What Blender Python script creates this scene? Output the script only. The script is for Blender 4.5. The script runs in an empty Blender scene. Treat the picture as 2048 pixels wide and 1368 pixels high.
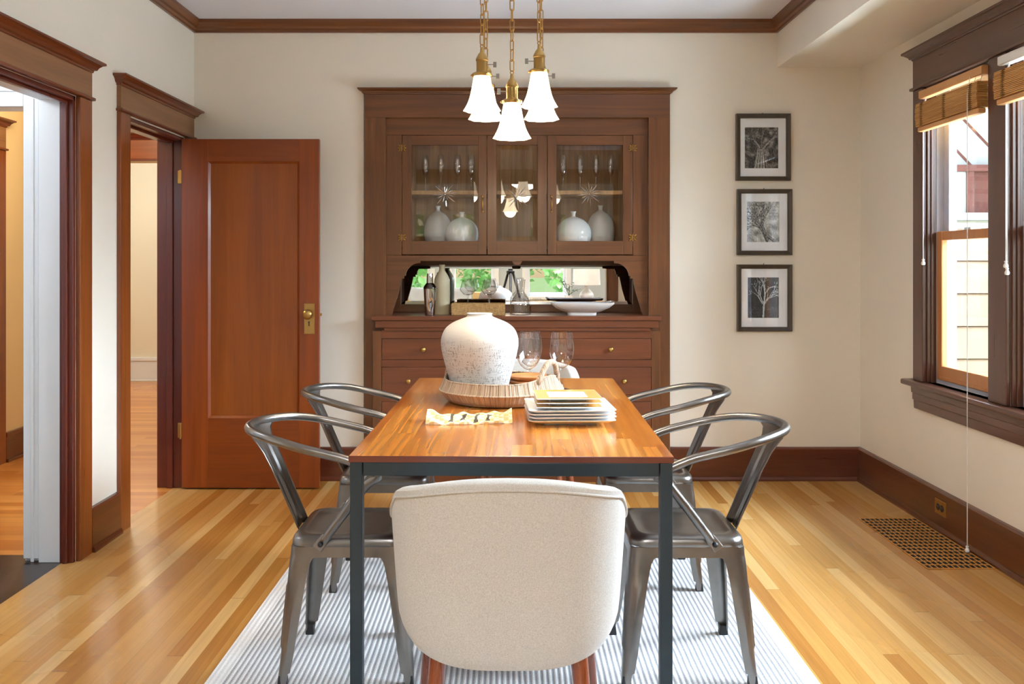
import bpy, bmesh, math, random
from mathutils import Vector, Matrix, noise as mnoise
random.seed(7)
PI = math.pi
S = bpy.context.scene
COL = S.collection
F = 1820.0            # focal length in pixels of the 2048 px wide frame
VX, VY, CH = 1018.0, 527.0, 1.30   # vanishing point of the room and the camera height

def wx(px, Y): return (px - VX) * Y / F
def wz(py, Y): return CH - (py - VY) * Y / F

# ------------------------------------------------------------------ materials
MATS = {}
def lin(c):
    return tuple(((v / 255.0) / 12.92 if v / 255.0 <= 0.04045 else ((v / 255.0 + 0.055) / 1.055) ** 2.4) for v in c)

class NT:
    def __init__(s, name):
        s.m = bpy.data.materials.new(name); s.m.use_nodes = True
        s.t = s.m.node_tree; s.t.nodes.clear()
        s.out = s.t.nodes.new('ShaderNodeOutputMaterial')
        MATS[name] = s.m
    def n(s, kind, **kw):
        nd = s.t.nodes.new('ShaderNode' + kind)
        for k, v in kw.items():
            if k.startswith('i_'):
                key = k[2:].replace('_', ' ')
                nd.inputs[key].default_value = v
            else: setattr(nd, k, v)
        return nd
    def l(s, a, b): s.t.links.new(a, b)
    def math(s, op, a, b=None, c=None):
        nd = s.t.nodes.new('ShaderNodeMath'); nd.operation = op
        for i, v in enumerate((a, b, c)):
            if v is None: continue
            if isinstance(v, (int, float)): nd.inputs[i].default_value = v
            else: s.l(v, nd.inputs[i])
        return nd.outputs[0]
    def ramp(s, fac, stops):
        r = s.t.nodes.new('ShaderNodeValToRGB')
        e = r.color_ramp.elements
        while len(e) < len(stops): e.new(0.5)
        for el, (p, c) in zip(e, stops):
            el.position = p; el.color = (*c, 1)
        s.l(fac, r.inputs[0]); return r.outputs[0]
    def mix(s, fac, a, b, blend='MIX'):
        nd = s.t.nodes.new('ShaderNodeMix'); nd.data_type = 'RGBA'; nd.blend_type = blend
        for sock, v in ((nd.inputs[0], fac), (nd.inputs[6], a), (nd.inputs[7], b)):
            if isinstance(v, (int, float)): sock.default_value = v
            elif isinstance(v, tuple): sock.default_value = (*v[:3], 1)
            else: s.l(v, sock)
        return nd.outputs[2]
    def coord(s, scale=(1, 1, 1), which='Object'):
        tc = s.t.nodes.new('ShaderNodeTexCoord'); mp = s.t.nodes.new('ShaderNodeMapping')
        mp.inputs['Scale'].default_value = scale
        s.l(tc.outputs[which], mp.inputs[0]); return mp.outputs[0]
    def noise(s, vec, scale=5, detail=3, rough=.5, dist=0):
        nd = s.t.nodes.new('ShaderNodeTexNoise')
        nd.inputs['Scale'].default_value = scale; nd.inputs['Detail'].default_value = detail
        nd.inputs['Roughness'].default_value = rough; nd.inputs['Distortion'].default_value = dist
        s.l(vec, nd.inputs['Vector']); return nd.outputs[0]
    def bsdf(s, color=None, rough=.5, metal=0, bump=None, bstr=.2, bdist=.002, **kw):
        b = s.t.nodes.new('ShaderNodeBsdfPrincipled')
        if color is not None:
            if isinstance(color, tuple): b.inputs['Base Color'].default_value = (*color[:3], 1)
            else: s.l(color, b.inputs['Base Color'])
        if isinstance(rough, (int, float)): b.inputs['Roughness'].default_value = rough
        else: s.l(rough, b.inputs['Roughness'])
        b.inputs['Metallic'].default_value = metal
        for k, v in kw.items(): b.inputs[k.replace('_', ' ')].default_value = v
        if bump is not None:
            bp = s.t.nodes.new('ShaderNodeBump'); bp.inputs['Strength'].default_value = bstr
            bp.inputs['Distance'].default_value = bdist
            s.l(bump, bp.inputs['Height']); s.l(bp.outputs[0], b.inputs['Normal'])
        s.l(b.outputs[0], s.out.inputs[0]); return b

def paint(name, c, rough=.6, bump=True, mottled=.03):
    t = NT(name); v = t.coord()
    c = lin(c)
    n1 = t.noise(v, 1.3, 3)
    col = t.ramp(n1, [(.3, tuple(x * (1 - mottled) for x in c)), (.7, tuple(min(1, x * (1 + mottled)) for x in c))])
    t.bsdf(col, rough, bump=t.noise(v, 220, 2) if bump else None, bstr=.08, bdist=.001)
    return t.m

def plain(name, c, rough=.5, metal=0, **kw):
    t = NT(name); v = t.coord(); c = lin(c)
    n1 = t.noise(v, 9, 3)
    col = t.ramp(n1, [(.3, tuple(x * .95 for x in c)), (.7, tuple(min(1, x * 1.05) for x in c))])
    t.bsdf(col, rough, metal, **kw); return t.m

def wood(name, dark, light, axis='z', rough=.35, fine=1.0, coat=.25, contrast=1.0, worn=0):
    t = NT(name)
    ax = 'xyz'.index(axis)
    sc = [9 * fine] * 3; sc[ax] = .55 * fine
    sf = [70 * fine] * 3; sf[ax] = 2.2 * fine
    sb = [1.6] * 3
    a = t.noise(t.coord(tuple(sc)), 1.6, 5, .6, 1.2)
    b = t.noise(t.coord(tuple(sf)), 1.3, 4, .6, .4)
    c = t.noise(t.coord(tuple(sb)), 1.2, 2)
    f = t.math('ADD', t.math('MULTIPLY', a, .62), t.math('MULTIPLY', b, .22))
    f = t.math('ADD', f, t.math('MULTIPLY', c, .16))
    dk, lt = lin(dark), lin(light)
    col = t.ramp(f, [(.5 - .22 / contrast, dk), (.5 + .22 / contrast, lt)])
    if worn:
        w = t.noise(t.coord(tuple(x * .35 for x in sf)), 2.1, 3, .7)
        m = t.math('MULTIPLY', t.math('GREATER_THAN', w, .735), worn)
        col = t.mix(m, col, tuple(min(1, x * 2.2) for x in lt))
    rr = t.math('ADD', t.math('MULTIPLY', b, .14), rough - .07)
    bs = t.bsdf(col, rr, bump=b, bstr=.12, bdist=.001)
    bs.inputs['Coat Weight'].default_value = coat; bs.inputs['Coat Roughness'].default_value = .18
    return t.m

def planks(name, stops, along='y', width=.057, length=1.3, rough=.28, grain=(.86, 1.08), cath=0.0, gap=.02, coat=.25):
    """strip boards: every board its own tone, thin dark joints, grain along the board"""
    t = NT(name)
    tc = t.n('TexCoord'); sp = t.n('SeparateXYZ'); t.l(tc.outputs['Object'], sp.inputs[0])
    u = sp.outputs['Y'] if along == 'y' else sp.outputs['X']
    v = sp.outputs['X'] if along == 'y' else sp.outputs['Y']
    vr = t.math('DIVIDE', v, width); row = t.math('FLOOR', vr)
    wn = t.n('TexWhiteNoise', noise_dimensions='1D'); t.l(row, wn.inputs['W'])
    ur = t.math('DIVIDE', t.math('ADD', u, t.math('MULTIPLY', wn.outputs['Value'], length * 3)), length)
    cell = t.math('FLOOR', ur)
    cb = t.n('CombineXYZ'); t.l(row, cb.inputs[0]); t.l(cell, cb.inputs[1])
    w2 = t.n('TexWhiteNoise', noise_dimensions='2D'); t.l(cb.outputs[0], w2.inputs['Vector'])
    rnd = w2.outputs['Value']
    base = t.ramp(rnd, stops)
    # grain, shifted per board
    cg = t.n('CombineXYZ')
    t.l(t.math('MULTIPLY', u, .5 if cath else 1.4), cg.inputs[0]); t.l(t.math('MULTIPLY', v, 42), cg.inputs[1])
    t.l(t.math('MULTIPLY', rnd, 60), cg.inputs[2])
    g = t.noise(cg.outputs[0], 1.4, 5, .62, .8)
    gcol = t.ramp(g, [(.3, (grain[0],) * 3), (.7, (grain[1],) * 3)])
    col = t.mix(1.0, base, gcol, 'MULTIPLY')
    if cath:
        cc = t.n('CombineXYZ')
        t.l(t.math('MULTIPLY', u, .85), cc.inputs[0]); t.l(t.math('MULTIPLY', v, 13), cc.inputs[1])
        t.l(t.math('MULTIPLY', rnd, 37), cc.inputs[2])
        h = t.noise(cc.outputs[0], 1.0, 2.0, .45, .2)
        ph = t.math('ADD', t.math('MULTIPLY', v, 190), t.math('MULTIPLY', h, 24))
        rings = t.math('SINE', ph)
        rc = t.ramp(t.math('ADD', t.math('MULTIPLY', rings, .5), .5), [(.0, (1 - cath, 1 - cath * 1.2, 1 - cath * 1.35)), (1, (1.05, 1.04, 1.02))])
        col = t.mix(1.0, col, rc, 'MULTIPLY')
    fr = t.math('FRACT', vr); fu = t.math('FRACT', ur)
    e1 = t.math('LESS_THAN', fr, gap); e2 = t.math('LESS_THAN', fu, .0016)
    edge = t.math('MAXIMUM', e1, e2)
    dk = tuple(x * .35 for x in stops[0][1])
    col = t.mix(t.math('MULTIPLY', edge, .55 if gap > .01 else .0), col, dk)
    big = t.noise(t.coord((.8, .8, .8)), 1.2, 2)
    rr = t.math('ADD', t.math('MULTIPLY', big, .16), rough - .08)
    bs = t.bsdf(col, rr, bump=t.math('SUBTRACT', t.math('MULTIPLY', g, .25), edge), bstr=.10, bdist=.001)
    bs.inputs['Coat Weight'].default_value = coat; bs.inputs['Coat Roughness'].default_value = .15
    return t.m

def thin_glass(name, tint=(1, 1, 1), edge=(1, 1, 1), ior=1.5, gloss=1.0, rough=0.0, dirt=0):
    """a thin sheet of glass: clear, and reflecting more at a grazing angle"""
    t = NT(name)
    tr = t.n('BsdfTransparent'); gl = t.n('BsdfGlossy', i_Roughness=rough)
    lw = t.n('LayerWeight', i_Blend=.5); fa = lw.outputs['Facing']
    c = t.mix(t.math('POWER', fa, 2.6), tint, edge)
    t.l(c, tr.inputs[0])
    m = t.n('MixShader'); r0 = ((ior - 1) / (ior + 1)) ** 2
    fres = t.math('ADD', t.math('MULTIPLY', t.math('POWER', fa, 5.0), 1 - r0), r0)
    t.l(t.math('MULTIPLY', fres, gloss), m.inputs[0]); t.l(tr.outputs[0], m.inputs[1]); t.l(gl.outputs[0], m.inputs[2])
    t.l(m.outputs[0], t.out.inputs[0]); return t.m

def glow(name, color, strength, base=(1, 1, 1)):
    t = NT(name)
    b = t.bsdf(lin((255, 250, 240)), .35)
    b.inputs['Emission Color'].default_value = (*color, 1); b.inputs['Emission Strength'].default_value = strength
    return t.m

M = {}
M['wall'] = paint('cream wall paint', (232, 224, 210), .55)
M['wall_yellow'] = paint('warm yellow hall paint', (228, 205, 160), .6)
M['wall_far'] = paint('pale cream far room paint', (226, 217, 194), .6)
M['white_paint'] = paint('white gloss trim paint', (224, 228, 232), .35, bump=False, mottled=.015)
M['ceiling'] = paint('white textured ceiling paint', (222, 223, 230), .8)
M['wood_v'] = wood('brown fir upright grain', (78, 42, 20), (128, 76, 40), 'z', .33, worn=.3)
M['wood_x'] = wood('brown fir grain across', (78, 42, 20), (128, 76, 40), 'x', .33, worn=.3)
M['wood_y'] = wood('brown fir grain in depth', (78, 42, 20), (128, 76, 40), 'y', .33)
M['cab_v'] = wood('cabinet wood upright grain', (72, 41, 18), (128, 77, 38), 'z', .36, worn=.25)
M['cab_x'] = wood('cabinet wood grain across', (72, 41, 18), (126, 75, 37), 'x', .36, worn=.25)
M['draw_x'] = wood('drawer wood grain across', (84, 45, 24), (130, 70, 38), 'x', .34, worn=.35)
M['cab_in'] = wood('cabinet inside boards', (136, 96, 58), (214, 170, 118), 'z', .5, fine=1.3, coat=0)
M['cas_v'] = wood('door casing red brown upright grain', (98, 46, 14), (150, 80, 30), 'z', .3, worn=.25)
M['cas_y'] = wood('door casing head board grain', (112, 76, 48), (158, 112, 74), 'y', .45, coat=.05)
M['corn_y'] = wood('dark red cornice wood', (84, 36, 14), (124, 60, 26), 'y', .3)
M['jamb_v'] = wood('dark red jamb wood', (70, 24, 14), (112, 44, 26), 'z', .3, worn=.35, contrast=.6)
M['door_v'] = wood('orange red door wood upright grain', (106, 41, 4), (148, 70, 9), 'z', .36, fine=.8, worn=.3, coat=.2)
M['door_p'] = wood('orange brown door panel veneer', (116, 53, 5), (152, 80, 15), 'z', .36, fine=.9, coat=.2)
M['door_x'] = wood('orange red door rail grain across', (102, 40, 4), (142, 67, 9), 'x', .36, fine=.8, worn=.3, coat=.2)
M['base_x'] = wood('dark red baseboard grain across', (68, 28, 14), (108, 50, 26), 'x', .3, worn=.35, coat=.4)
M['base_y'] = wood('dark red baseboard grain in depth', (74, 36, 16), (112, 60, 30), 'y', .3, worn=.35, coat=.4)
M['win_v'] = wood('dark plum brown window wood upright', (66, 38, 28), (100, 62, 48), 'z', .3, coat=.35, contrast=.6)
M['win_y'] = wood('dark plum brown window wood in depth', (66, 40, 30), (104, 68, 52), 'y', .3, coat=.35, worn=.3, contrast=.7)
M['sash'] = wood('tan sash wood', (176, 112, 62), (206, 142, 88), 'z', .4)
M['floor'] = planks('honey oak strip floor', [(0, lin((176, 118, 50))), (.3, lin((194, 139, 68))), (.65, lin((205, 154, 84))), (1, lin((221, 178, 114)))], 'y', .054, 2.4, .26)
M['floor_hall'] = planks('orange fir hall floor', [(0, lin((190, 112, 40))), (.5, lin((208, 134, 58))), (1, lin((222, 154, 78)))], 'x', .075, 2.2, .3)
M['floor_dark'] = planks('black brown vestibule floor', [(0, lin((30, 22, 22))), (1, lin((48, 34, 30)))], 'x', .3, .9, .3)
M['tabletop'] = planks('striped acacia table top', [(0, lin((168, 92, 32))), (.35, lin((194, 118, 44))), (.7, lin((206, 134, 56))), (1, lin((222, 158, 82)))], 'y', .061, .95, .2, (.80, 1.12), .20, .0, .4)
M['table_edge'] = wood('dark walnut table edge', (84, 34, 18), (120, 56, 34), 'x', .35)
M['table_steel'] = plain('blue black powder coated steel', (40, 52, 58), .42, .3)
M['brass'] = plain('aged brass', (184, 150, 90), .3, 1)
M['brass_old'] = plain('dark antique brass', (184, 142, 78), .38, 1)
M['knob_brass'] = plain('worn brass knobs', (186, 152, 88), .3, 1)
M['steel_key'] = plain('dull steel key', (150, 145, 138), .35, 1)
M['chrome'] = plain('polished steel', (215, 212, 210), .06, 1)
M['black'] = plain('black rubber and plastic', (26, 27, 30), .5)
M['ceramic'] = plain('glazed white ceramic', (232, 230, 226), .12, 0)
M['vase_pale'] = plain('pale grey white glazed ceramic', (246, 248, 246), .1, 0)
M['china'] = plain('white china', (236, 236, 236), .1, 0)
M['tan_glaze'] = plain('tan glaze', (226, 172, 96), .14, 0)
M['terracotta'] = plain('terracotta glaze', (198, 128, 74), .3, 0)
M['bottle'] = plain('cream stoneware', (206, 196, 164), .25, 0)
M['frame'] = wood('black brown picture frame wood', (44, 34, 24), (74, 60, 44), 'z', .4, coat=.1)
M['mat'] = plain('white picture mat', (238, 242, 248), .8)
M['pane'] = thin_glass('cabinet pane glass', (.97, .97, .97), (.9, .92, .9), 1.6, 1.15)
M['winglass'] = thin_glass('window pane glass', (.98, .99, .99), (.95, .97, .96), 1.45)
M['picglass'] = thin_glass('picture glass', (1, 1, 1), (1, 1, 1), 1.42, .9)
M['crystal'] = thin_glass('clear crystal', (.97, .97, .975), (.62, .64, .66), 1.75, 2.0)
M['smoke'] = thin_glass('smoky glass', (.95, .94, .94), (.56, .54, .55), 2.0, 2.6)
M['cut'] = plain('cut glass facets', (210, 205, 200), .12, .9)
M['lamp_white'] = plain('white linen shade', (238, 232, 224), .8)
M['leaf'] = plain('green leaves', (66, 104, 62), .5)
M['leaf_blue'] = plain('blue green leaves', (92, 128, 118), .5)
M['sofa'] = plain('tan sofa cloth', (186, 150, 96), .9)
M['cushion'] = plain('grey linen cushion', (190, 190, 186), .95)
M['cord'] = plain('white cord', (232, 230, 226), .6)
M['ext_white'] = paint('white exterior paint', (206, 208, 212), .5, bump=False)
M['vinyl'] = plain('white vinyl greyed as if shaded', (176, 178, 192), .5)  # lavender grey puts the shade on the window frames into their colour
M['ext_red'] = plain('dark red exterior trim', (120, 66, 58), .6)
M['shingle'] = wood('pale cedar shingle', (196, 158, 142), (220, 186, 170), 'z', .8, fine=.5, coat=0)
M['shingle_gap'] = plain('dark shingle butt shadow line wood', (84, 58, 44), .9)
M['lawn'] = plain('mown lawn', (128, 158, 92), .95)
M['sunblock_roof'] = plain('dark roof felt', (70, 68, 66), .9)
M['shade'] = glow('lit frosted glass shade', (1.0, .82, .56), 1.7)
M['bulb'] = glow('lit bulb', (1.0, .80, .52), 2.2)
M['mirror'] = NT('silvered mirror').bsdf((.93, .95, .94), .0, 1) and MATS['silvered mirror']

def mk_fabric():
    t = NT('oatmeal wool cloth'); v = t.coord()
    a = t.noise(v, 330, 3, .7); b = t.noise(v, 800, 2)
    col = t.ramp(t.math('ADD', t.math('MULTIPLY', a, .7), t.math('MULTIPLY', b, .3)), [(.3, lin((166, 161, 153))), (.5, lin((190, 186, 179))), (.7, lin((208, 205, 200)))])
    bs = t.bsdf(col, .95, bump=b, bstr=.25, bdist=.002); bs.inputs['Sheen Weight'].default_value = .3
    return t.m
M['fabric'] = mk_fabric()

def mk_gun():
    t = NT('brushed gunmetal'); v = t.coord((3, 3, 3))
    a = t.noise(v, 3, 4, .6); b = t.noise(t.coord(), 2.5, 2)
    col = t.ramp(t.math('ADD', t.math('MULTIPLY', a, .4), t.math('MULTIPLY', b, .6)), [(.3, lin((112, 108, 104))), (.7, lin((150, 146, 142)))])
    t.bsdf(col, t.math('ADD', t.math('MULTIPLY', a, .15), .24), 1.0); return t.m
M['gun'] = mk_gun()

def mk_rug():
    t = NT('ribbed grey and white rug')
    tc = t.n('TexCoord'); sp = t.n('SeparateXYZ'); t.l(tc.outputs['Object'], sp.inputs[0])
    x, y = sp.outputs['X'], sp.outputs['Y']
    wob = t.noise(t.coord((3, 3, 3)), 2, 1)
    s = t.math('SINE', t.math('MULTIPLY', t.math('ADD', x, t.math('MULTIPLY', wob, 0.003)), 2 * PI / .0178))
    k = t.math('SINE', t.math('MULTIPLY', y, 2 * PI / .0095))
    m = t.math('GREATER_THAN', t.math('ADD', s, t.math('MULTIPLY', k, .35)), .22)
    border = t.math('GREATER_THAN', t.math('ABSOLUTE', x), .895)
    m = t.math('MULTIPLY', m, t.math('SUBTRACT', 1.0, border))
    n = t.noise(t.coord(), 240, 2)
    light = t.ramp(n, [(.3, lin((214, 212, 210))), (.7, lin((240, 238, 236)))])
    dark = t.ramp(n, [(.3, lin((138, 136, 140))), (.7, lin((176, 174, 176)))])
    col = t.mix(m, light, dark)
    hgt = t.math('ADD', t.math('MULTIPLY', s, -.5), t.math('MULTIPLY', n, .3))
    t.bsdf(col, .95, bump=hgt, bstr=.5, bdist=.004); return t.m
M['rug'] = mk_rug()

def mk_vase():
    t = NT('white cracked ceramic')
    a = t.noise(t.coord((80, 80, 10)), 3, 3, .7, .3); b = t.noise(t.coord((10, 10, 130)), 2.4, 2, .6)
    z = t.n('SeparateXYZ'); tc = t.n('TexCoord'); t.l(tc.outputs['Object'], z.inputs[0])
    low = t.ramp(t.math('DIVIDE', z.outputs['Z'], .33), [(.0, (1, 1, 1)), (.62, (1, 1, 1)), (.78, (0, 0, 0))])
    c1 = t.math('MULTIPLY', t.math('GREATER_THAN', a, .535), t.math('GREATER_THAN', b, .50))
    m = t.math('MULTIPLY', c1, low)
    col = t.mix(t.math('MULTIPLY', m, .75), lin((208, 205, 200)), lin((104, 98, 92)))
    t.bsdf(col, .42, bump=t.math('SUBTRACT', t.math('MULTIPLY', b, .5), m), bstr=.5, bdist=.003); return t.m
M['vase'] = mk_vase()

def mk_weave():
    t = NT('woven sea grass')
    tc = t.n('TexCoord'); g = t.n('TexGradient', gradient_type='RADIAL'); t.l(tc.outputs['Object'], g.inputs[0])
    sp = t.n('SeparateXYZ'); t.l(tc.outputs['Object'], sp.inputs[0])
    cb = t.n('CombineXYZ'); t.l(t.math('MULTIPLY', g.outputs['Fac'], 440), cb.inputs[0]); t.l(t.math('MULTIPLY', sp.outputs['Z'], 3), cb.inputs[1])
    a = t.noise(cb.outputs[0], 1.5, 3, .7)
    b = t.noise(t.coord((6, 6, 6)), 3, 2)
    col = t.ramp(a, [(.36, lin((70, 56, 46))), (.46, lin((178, 152, 120))), (.66, lin((232, 214, 186)))])
    col = t.mix(t.math('MULTIPLY', b, .5), col, lin((176, 160, 154)))
    t.bsdf(col, .85, bump=a, bstr=.9, bdist=.004); return t.m
M['weave'] = mk_weave()

def mk_cane():
    t = NT('woven cane box'); a = t.noise(t.coord((30, 30, 200)), 2, 3, .6); b = t.noise(t.coord((260, 30, 20)), 1, 2)
    col = t.ramp(t.math('ADD', t.math('MULTIPLY', a, .6), t.math('MULTIPLY', b, .4)), [(.35, lin((142, 104, 58))), (.65, lin((202, 164, 108)))])
    t.bsdf(col, .8, bump=a, bstr=.5); return t.m
M['cane'] = mk_cane()

def mk_bamboo():
    t = NT('bamboo slats'); v = t.coord((14, 3, 240))
    a = t.noise(v, 1.5, 3); col = t.ramp(a, [(.3, lin((172, 118, 58))), (.7, lin((222, 170, 102)))])
    t.bsdf(col, .6, bump=a, bstr=.3); return t.m
M['bamboo'] = mk_bamboo()
M['stitch'] = plain('brown stitching thread', (128, 92, 44), .8)
M['bamboo_rail'] = plain('tan bamboo rail', (206, 152, 98), .5)

def mk_napkin():
    t = NT('yellow and cream checked cotton')
    ck = t.n('TexChecker', i_Scale=60.0); t.l(t.coord(), ck.inputs['Vector'])
    ck.inputs['Color1'].default_value = (*lin((240, 230, 206)), 1); ck.inputs['Color2'].default_value = (*lin((232, 200, 138)), 1)
    n = t.noise(t.coord(), 300, 2)
    t.bsdf(ck.outputs[0], .9, bump=n, bstr=.3); return t.m
M['napkin'] = mk_napkin()
M['motif'] = plain('dark olive printed motif', (84, 76, 62), .9)

def mk_print(name):
    t = NT(name); at = t.n('Attribute', attribute_name='tone'); t.bsdf(at.outputs['Color'], .55); return t.m
M['print'] = mk_print('monochrome photograph print')

# ------------------------------------------------------------------ mesh building
class MB:
    def __init__(s): s.v = []; s.f = []; s.mi = []; s.cur = 0; s.xf = None
    def mat(s, i): s.cur = i; return s
    def add(s, vs, fs):
        b = len(s.v)
        s.v += [Vector(p) for p in vs]
        for f in fs: s.f.append([b + i for i in f]); s.mi.append(s.cur)
    def box(s, x0, y0, z0, x1, y1, z1):
        x0, x1 = min(x0, x1), max(x0, x1); y0, y1 = min(y0, y1), max(y0, y1); z0, z1 = min(z0, z1), max(z0, z1)
        s.add([(x0, y0, z0), (x1, y0, z0), (x1, y1, z0), (x0, y1, z0), (x0, y0, z1), (x1, y0, z1), (x1, y1, z1), (x0, y1, z1)],
              [(0, 3, 2, 1), (4, 5, 6, 7), (0, 1, 5, 4), (1, 2, 6, 5), (2, 3, 7, 6), (3, 0, 4, 7)]); return s
    def loft(s, rings, cap0=True, cap1=True, closed=True):
        n = len(rings[0]); vs = [p for r in rings for p in r]; fs = []
        for i in range(len(rings) - 1):
            for j in range(n if closed else n - 1):
                k = (j + 1) % n
                fs.append((i * n + j, i * n + k, (i + 1) * n + k, (i + 1) * n + j))
        if cap0: fs.append(tuple(range(n - 1, -1, -1)))
        if cap1: fs.append(tuple((len(rings) - 1) * n + j for j in range(n)))
        s.add(vs, fs); return s
    def lathe(s, prof, n=32, c=(0, 0, 0), cap0=False, cap1=False, wob=None):
        rings = []
        for r, z in prof:
            ring = []
            for k in range(n):
                a = 2 * PI * k / n; rr = r * (wob(a, z) if wob else 1)
                ring.append((c[0] + rr * math.cos(a), c[1] + rr * math.sin(a), c[2] + z))
            rings.append(ring)
        s.loft(rings, cap0, cap1); return s
    def tube(s, path, r, n=10, caps=True, closed=False):
        pts = [Vector(p) for p in path]; rings = []; m = len(pts)
        up = None
        for i, p in enumerate(pts):
            a = pts[i - 1] if (i > 0 or closed) else p
            b = pts[(i + 1) % m] if (i < m - 1 or closed) else p
            d = (b - a).normalized()
            if up is None: up = Vector((0, 0, 1)) if abs(d.z) < .9 else Vector((1, 0, 0))
            e = (up - d * up.dot(d)).normalized(); g = d.cross(e); up = e
            rr = r[i] if isinstance(r, (list, tuple)) else r
            rings.append([p + (e * math.cos(2 * PI * k / n) + g * math.sin(2 * PI * k / n)) * rr for k in range(n)])
        if closed: rings.append(rings[0])
        s.loft(rings, caps and not closed, caps and not closed); return s
    def prism(s, poly, y0, y1, axis='y'):
        """poly in (x,z) extruded along y, or (y,z) along x, or (x,y) along z"""
        def mp(p, t): return (p[0], t, p[1]) if axis == 'y' else ((t, p[0], p[1]) if axis == 'x' else (p[0], p[1], t))
        s.loft([[mp(p, y0) for p in poly], [mp(p, y1) for p in poly]]); return s
    def sphere(s, c, r, n=16, m=10, sz=1.0):
        prof = [(max(1e-4, r * math.sin(PI * i / m)), -r * sz * math.cos(PI * i / m)) for i in range(m + 1)]
        s.lathe(prof, n, c, True, True); return s

ORG = {}
def build(name, mb, mats, parent=None, origin=(0, 0, 0), smooth=False, bevel=0, subsurf=0, solid=0, auto=None):
    if not isinstance(mats, (list, tuple)): mats = [mats]
    o_ = Vector(ORG[parent.name]) if parent else Vector(origin)
    me = bpy.data.meshes.new(name)
    me.from_pydata([tuple(p - o_) for p in mb.v], [], mb.f)
    for m in mats: me.materials.append(m)
    for p, i in zip(me.polygons, mb.mi): p.material_index = i
    bm = bmesh.new(); bm.from_mesh(me); bmesh.ops.recalc_face_normals(bm, faces=bm.faces); bm.to_mesh(me); bm.free()
    me.update()
    ob = bpy.data.objects.new(name, me); COL.objects.link(ob)
    if smooth:
        for p in me.polygons: p.use_smooth = True
        if auto is not None:
            for e in me.edges: pass
            me.set_sharp_from_angle(angle=math.radians(auto))
    if bevel:
        b = ob.modifiers.new('edge', 'BEVEL'); b.width = bevel; b.segments = 2; b.limit_method = 'ANGLE'; b.angle_limit = math.radians(40)
    if solid:
        b = ob.modifiers.new('thickness', 'SOLIDIFY'); b.thickness = solid; b.offset = 0
    if subsurf:
        b = ob.modifiers.new('round', 'SUBSURF'); b.levels = subsurf; b.render_levels = subsurf
    if parent:
        ob.parent = parent; ORG[ob.name] = ORG[parent.name]
    else:
        ob.location = origin; ORG[ob.name] = tuple(origin)
    return ob

def tag(o, label=None, cat=None, group=None, kind=None):
    if label: o['label'] = label
    if cat: o['category'] = cat
    if group: o['group'] = group
    if kind: o['kind'] = kind
    return o
def thing(name, label, cat, loc=(0, 0, 0), group=None, kind=None):
    o = bpy.data.objects.new(name, None); COL.objects.link(o); o.location = loc
    o.empty_display_size = .05
    ORG[o.name] = tuple(loc); return tag(o, label, cat, group, kind)
def copy_tree(o, parent=None):
    c = o.copy(); COL.objects.link(c)
    if parent: c.parent = parent
    ORG[c.name] = ORG.get(o.name, (0, 0, 0))
    for ch in list(o.children): copy_tree(ch, c)
    return c
def struct(name, mb, mats, parent=None, **kw):
    o = build(name, mb, mats, parent, **kw)
    if not parent: o['kind'] = 'structure'
    return o

def rsq(h, rad, z, n=5, hy=None, c=(0, 0), lift=0):
    hy = h if hy is None else hy; rad = min(rad, h * .999, hy * .999); pts = []
    for q, (sx, sy) in enumerate(((1, 1), (-1, 1), (-1, -1), (1, -1))):
        for k in range(n + 1):
            a = q * PI / 2 + PI / 2 * k / n
            x = sx * (h - rad) + rad * math.cos(a); y = sy * (hy - rad) + rad * math.sin(a)
            pts.append((c[0] + x, c[1] + y, z + lift * (min(abs(x) / h, abs(y) / hy)) ** 2))
    return pts

def wall_mesh(axis, a, b, u0, u1, z0, z1, holes):
    """slab between planes a and b normal to axis, with rectangular holes (u0,u1,z0,z1)"""
    us = sorted({u0, u1, *[h[0] for h in holes], *[h[1] for h in holes]}); zs = sorted({z0, z1, *[h[2] for h in holes], *[h[3] for h in holes]})
    us = [u for u in us if u0 <= u <= u1]; zs = [z for z in zs if z0 <= z <= z1]
    mb = MB()
    for i in range(len(us) - 1):
        run = None
        for j in range(len(zs) - 1):
            cu, cz = (us[i] + us[i + 1]) / 2, (zs[j] + zs[j + 1]) / 2
            inside = any(h[0] < cu < h[1] and h[2] < cz < h[3] for h in holes)
            if not inside:
                if run is None: run = zs[j]
            if (inside or j == len(zs) - 2) and run is not None:
                top = zs[j] if inside else zs[j + 1]
                if axis == 'x': mb.box(a, us[i], run, b, us[i + 1], top)
                else: mb.box(us[i], a, run, us[i + 1], b, top)
                run = None
    return mb

# ================================================================== the room
XL, XR, YB, ZC = -1.891, 2.108, 5.464, 2.757
YF = 1.0                      # wall with the wide cased opening to the living room
TW = .15
# --- walls
D1 = (2.72, 3.97, 0, 2.03)    # cased opening to the vestibule
D2 = (4.50, 5.295, 0, 2.03)   # door to the hall
struct('wall_left', wall_mesh('x', XL - TW, XL, YF, YB + .5, 0, 2.9, [D1, D2]), M['wall'])
CAB = (-.872, .966, 0, 2.335)
struct('wall_back', wall_mesh('y', YB, YB + .15, XL, XR, 0, 2.9, [CAB]), M['wall'])
W1 = (3.965, 4.60, .70, 2.19); W2 = (3.19, 3.825, .70, 2.19); W3 = (2.41, 3.05, .70, 2.19)
struct('wall_right', wall_mesh('x', XR, XR + .148, YF - .15, YB + .15, 0, 2.9, [W1, W2, W3]), M['wall'])
OPN = (-1.35, 1.16, 0, 2.2)
struct('wall_front', wall_mesh('y', YF - .15, YF, -2.95, 3.35, 0, 2.9, [OPN]), M['wall'])
mb = MB(); mb.box(XL - .05, .85, -.08, XR + .1, YB + .45, 0); mb.box(-2.95, -3.75, -.08, 3.35, .85, 0)
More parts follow.
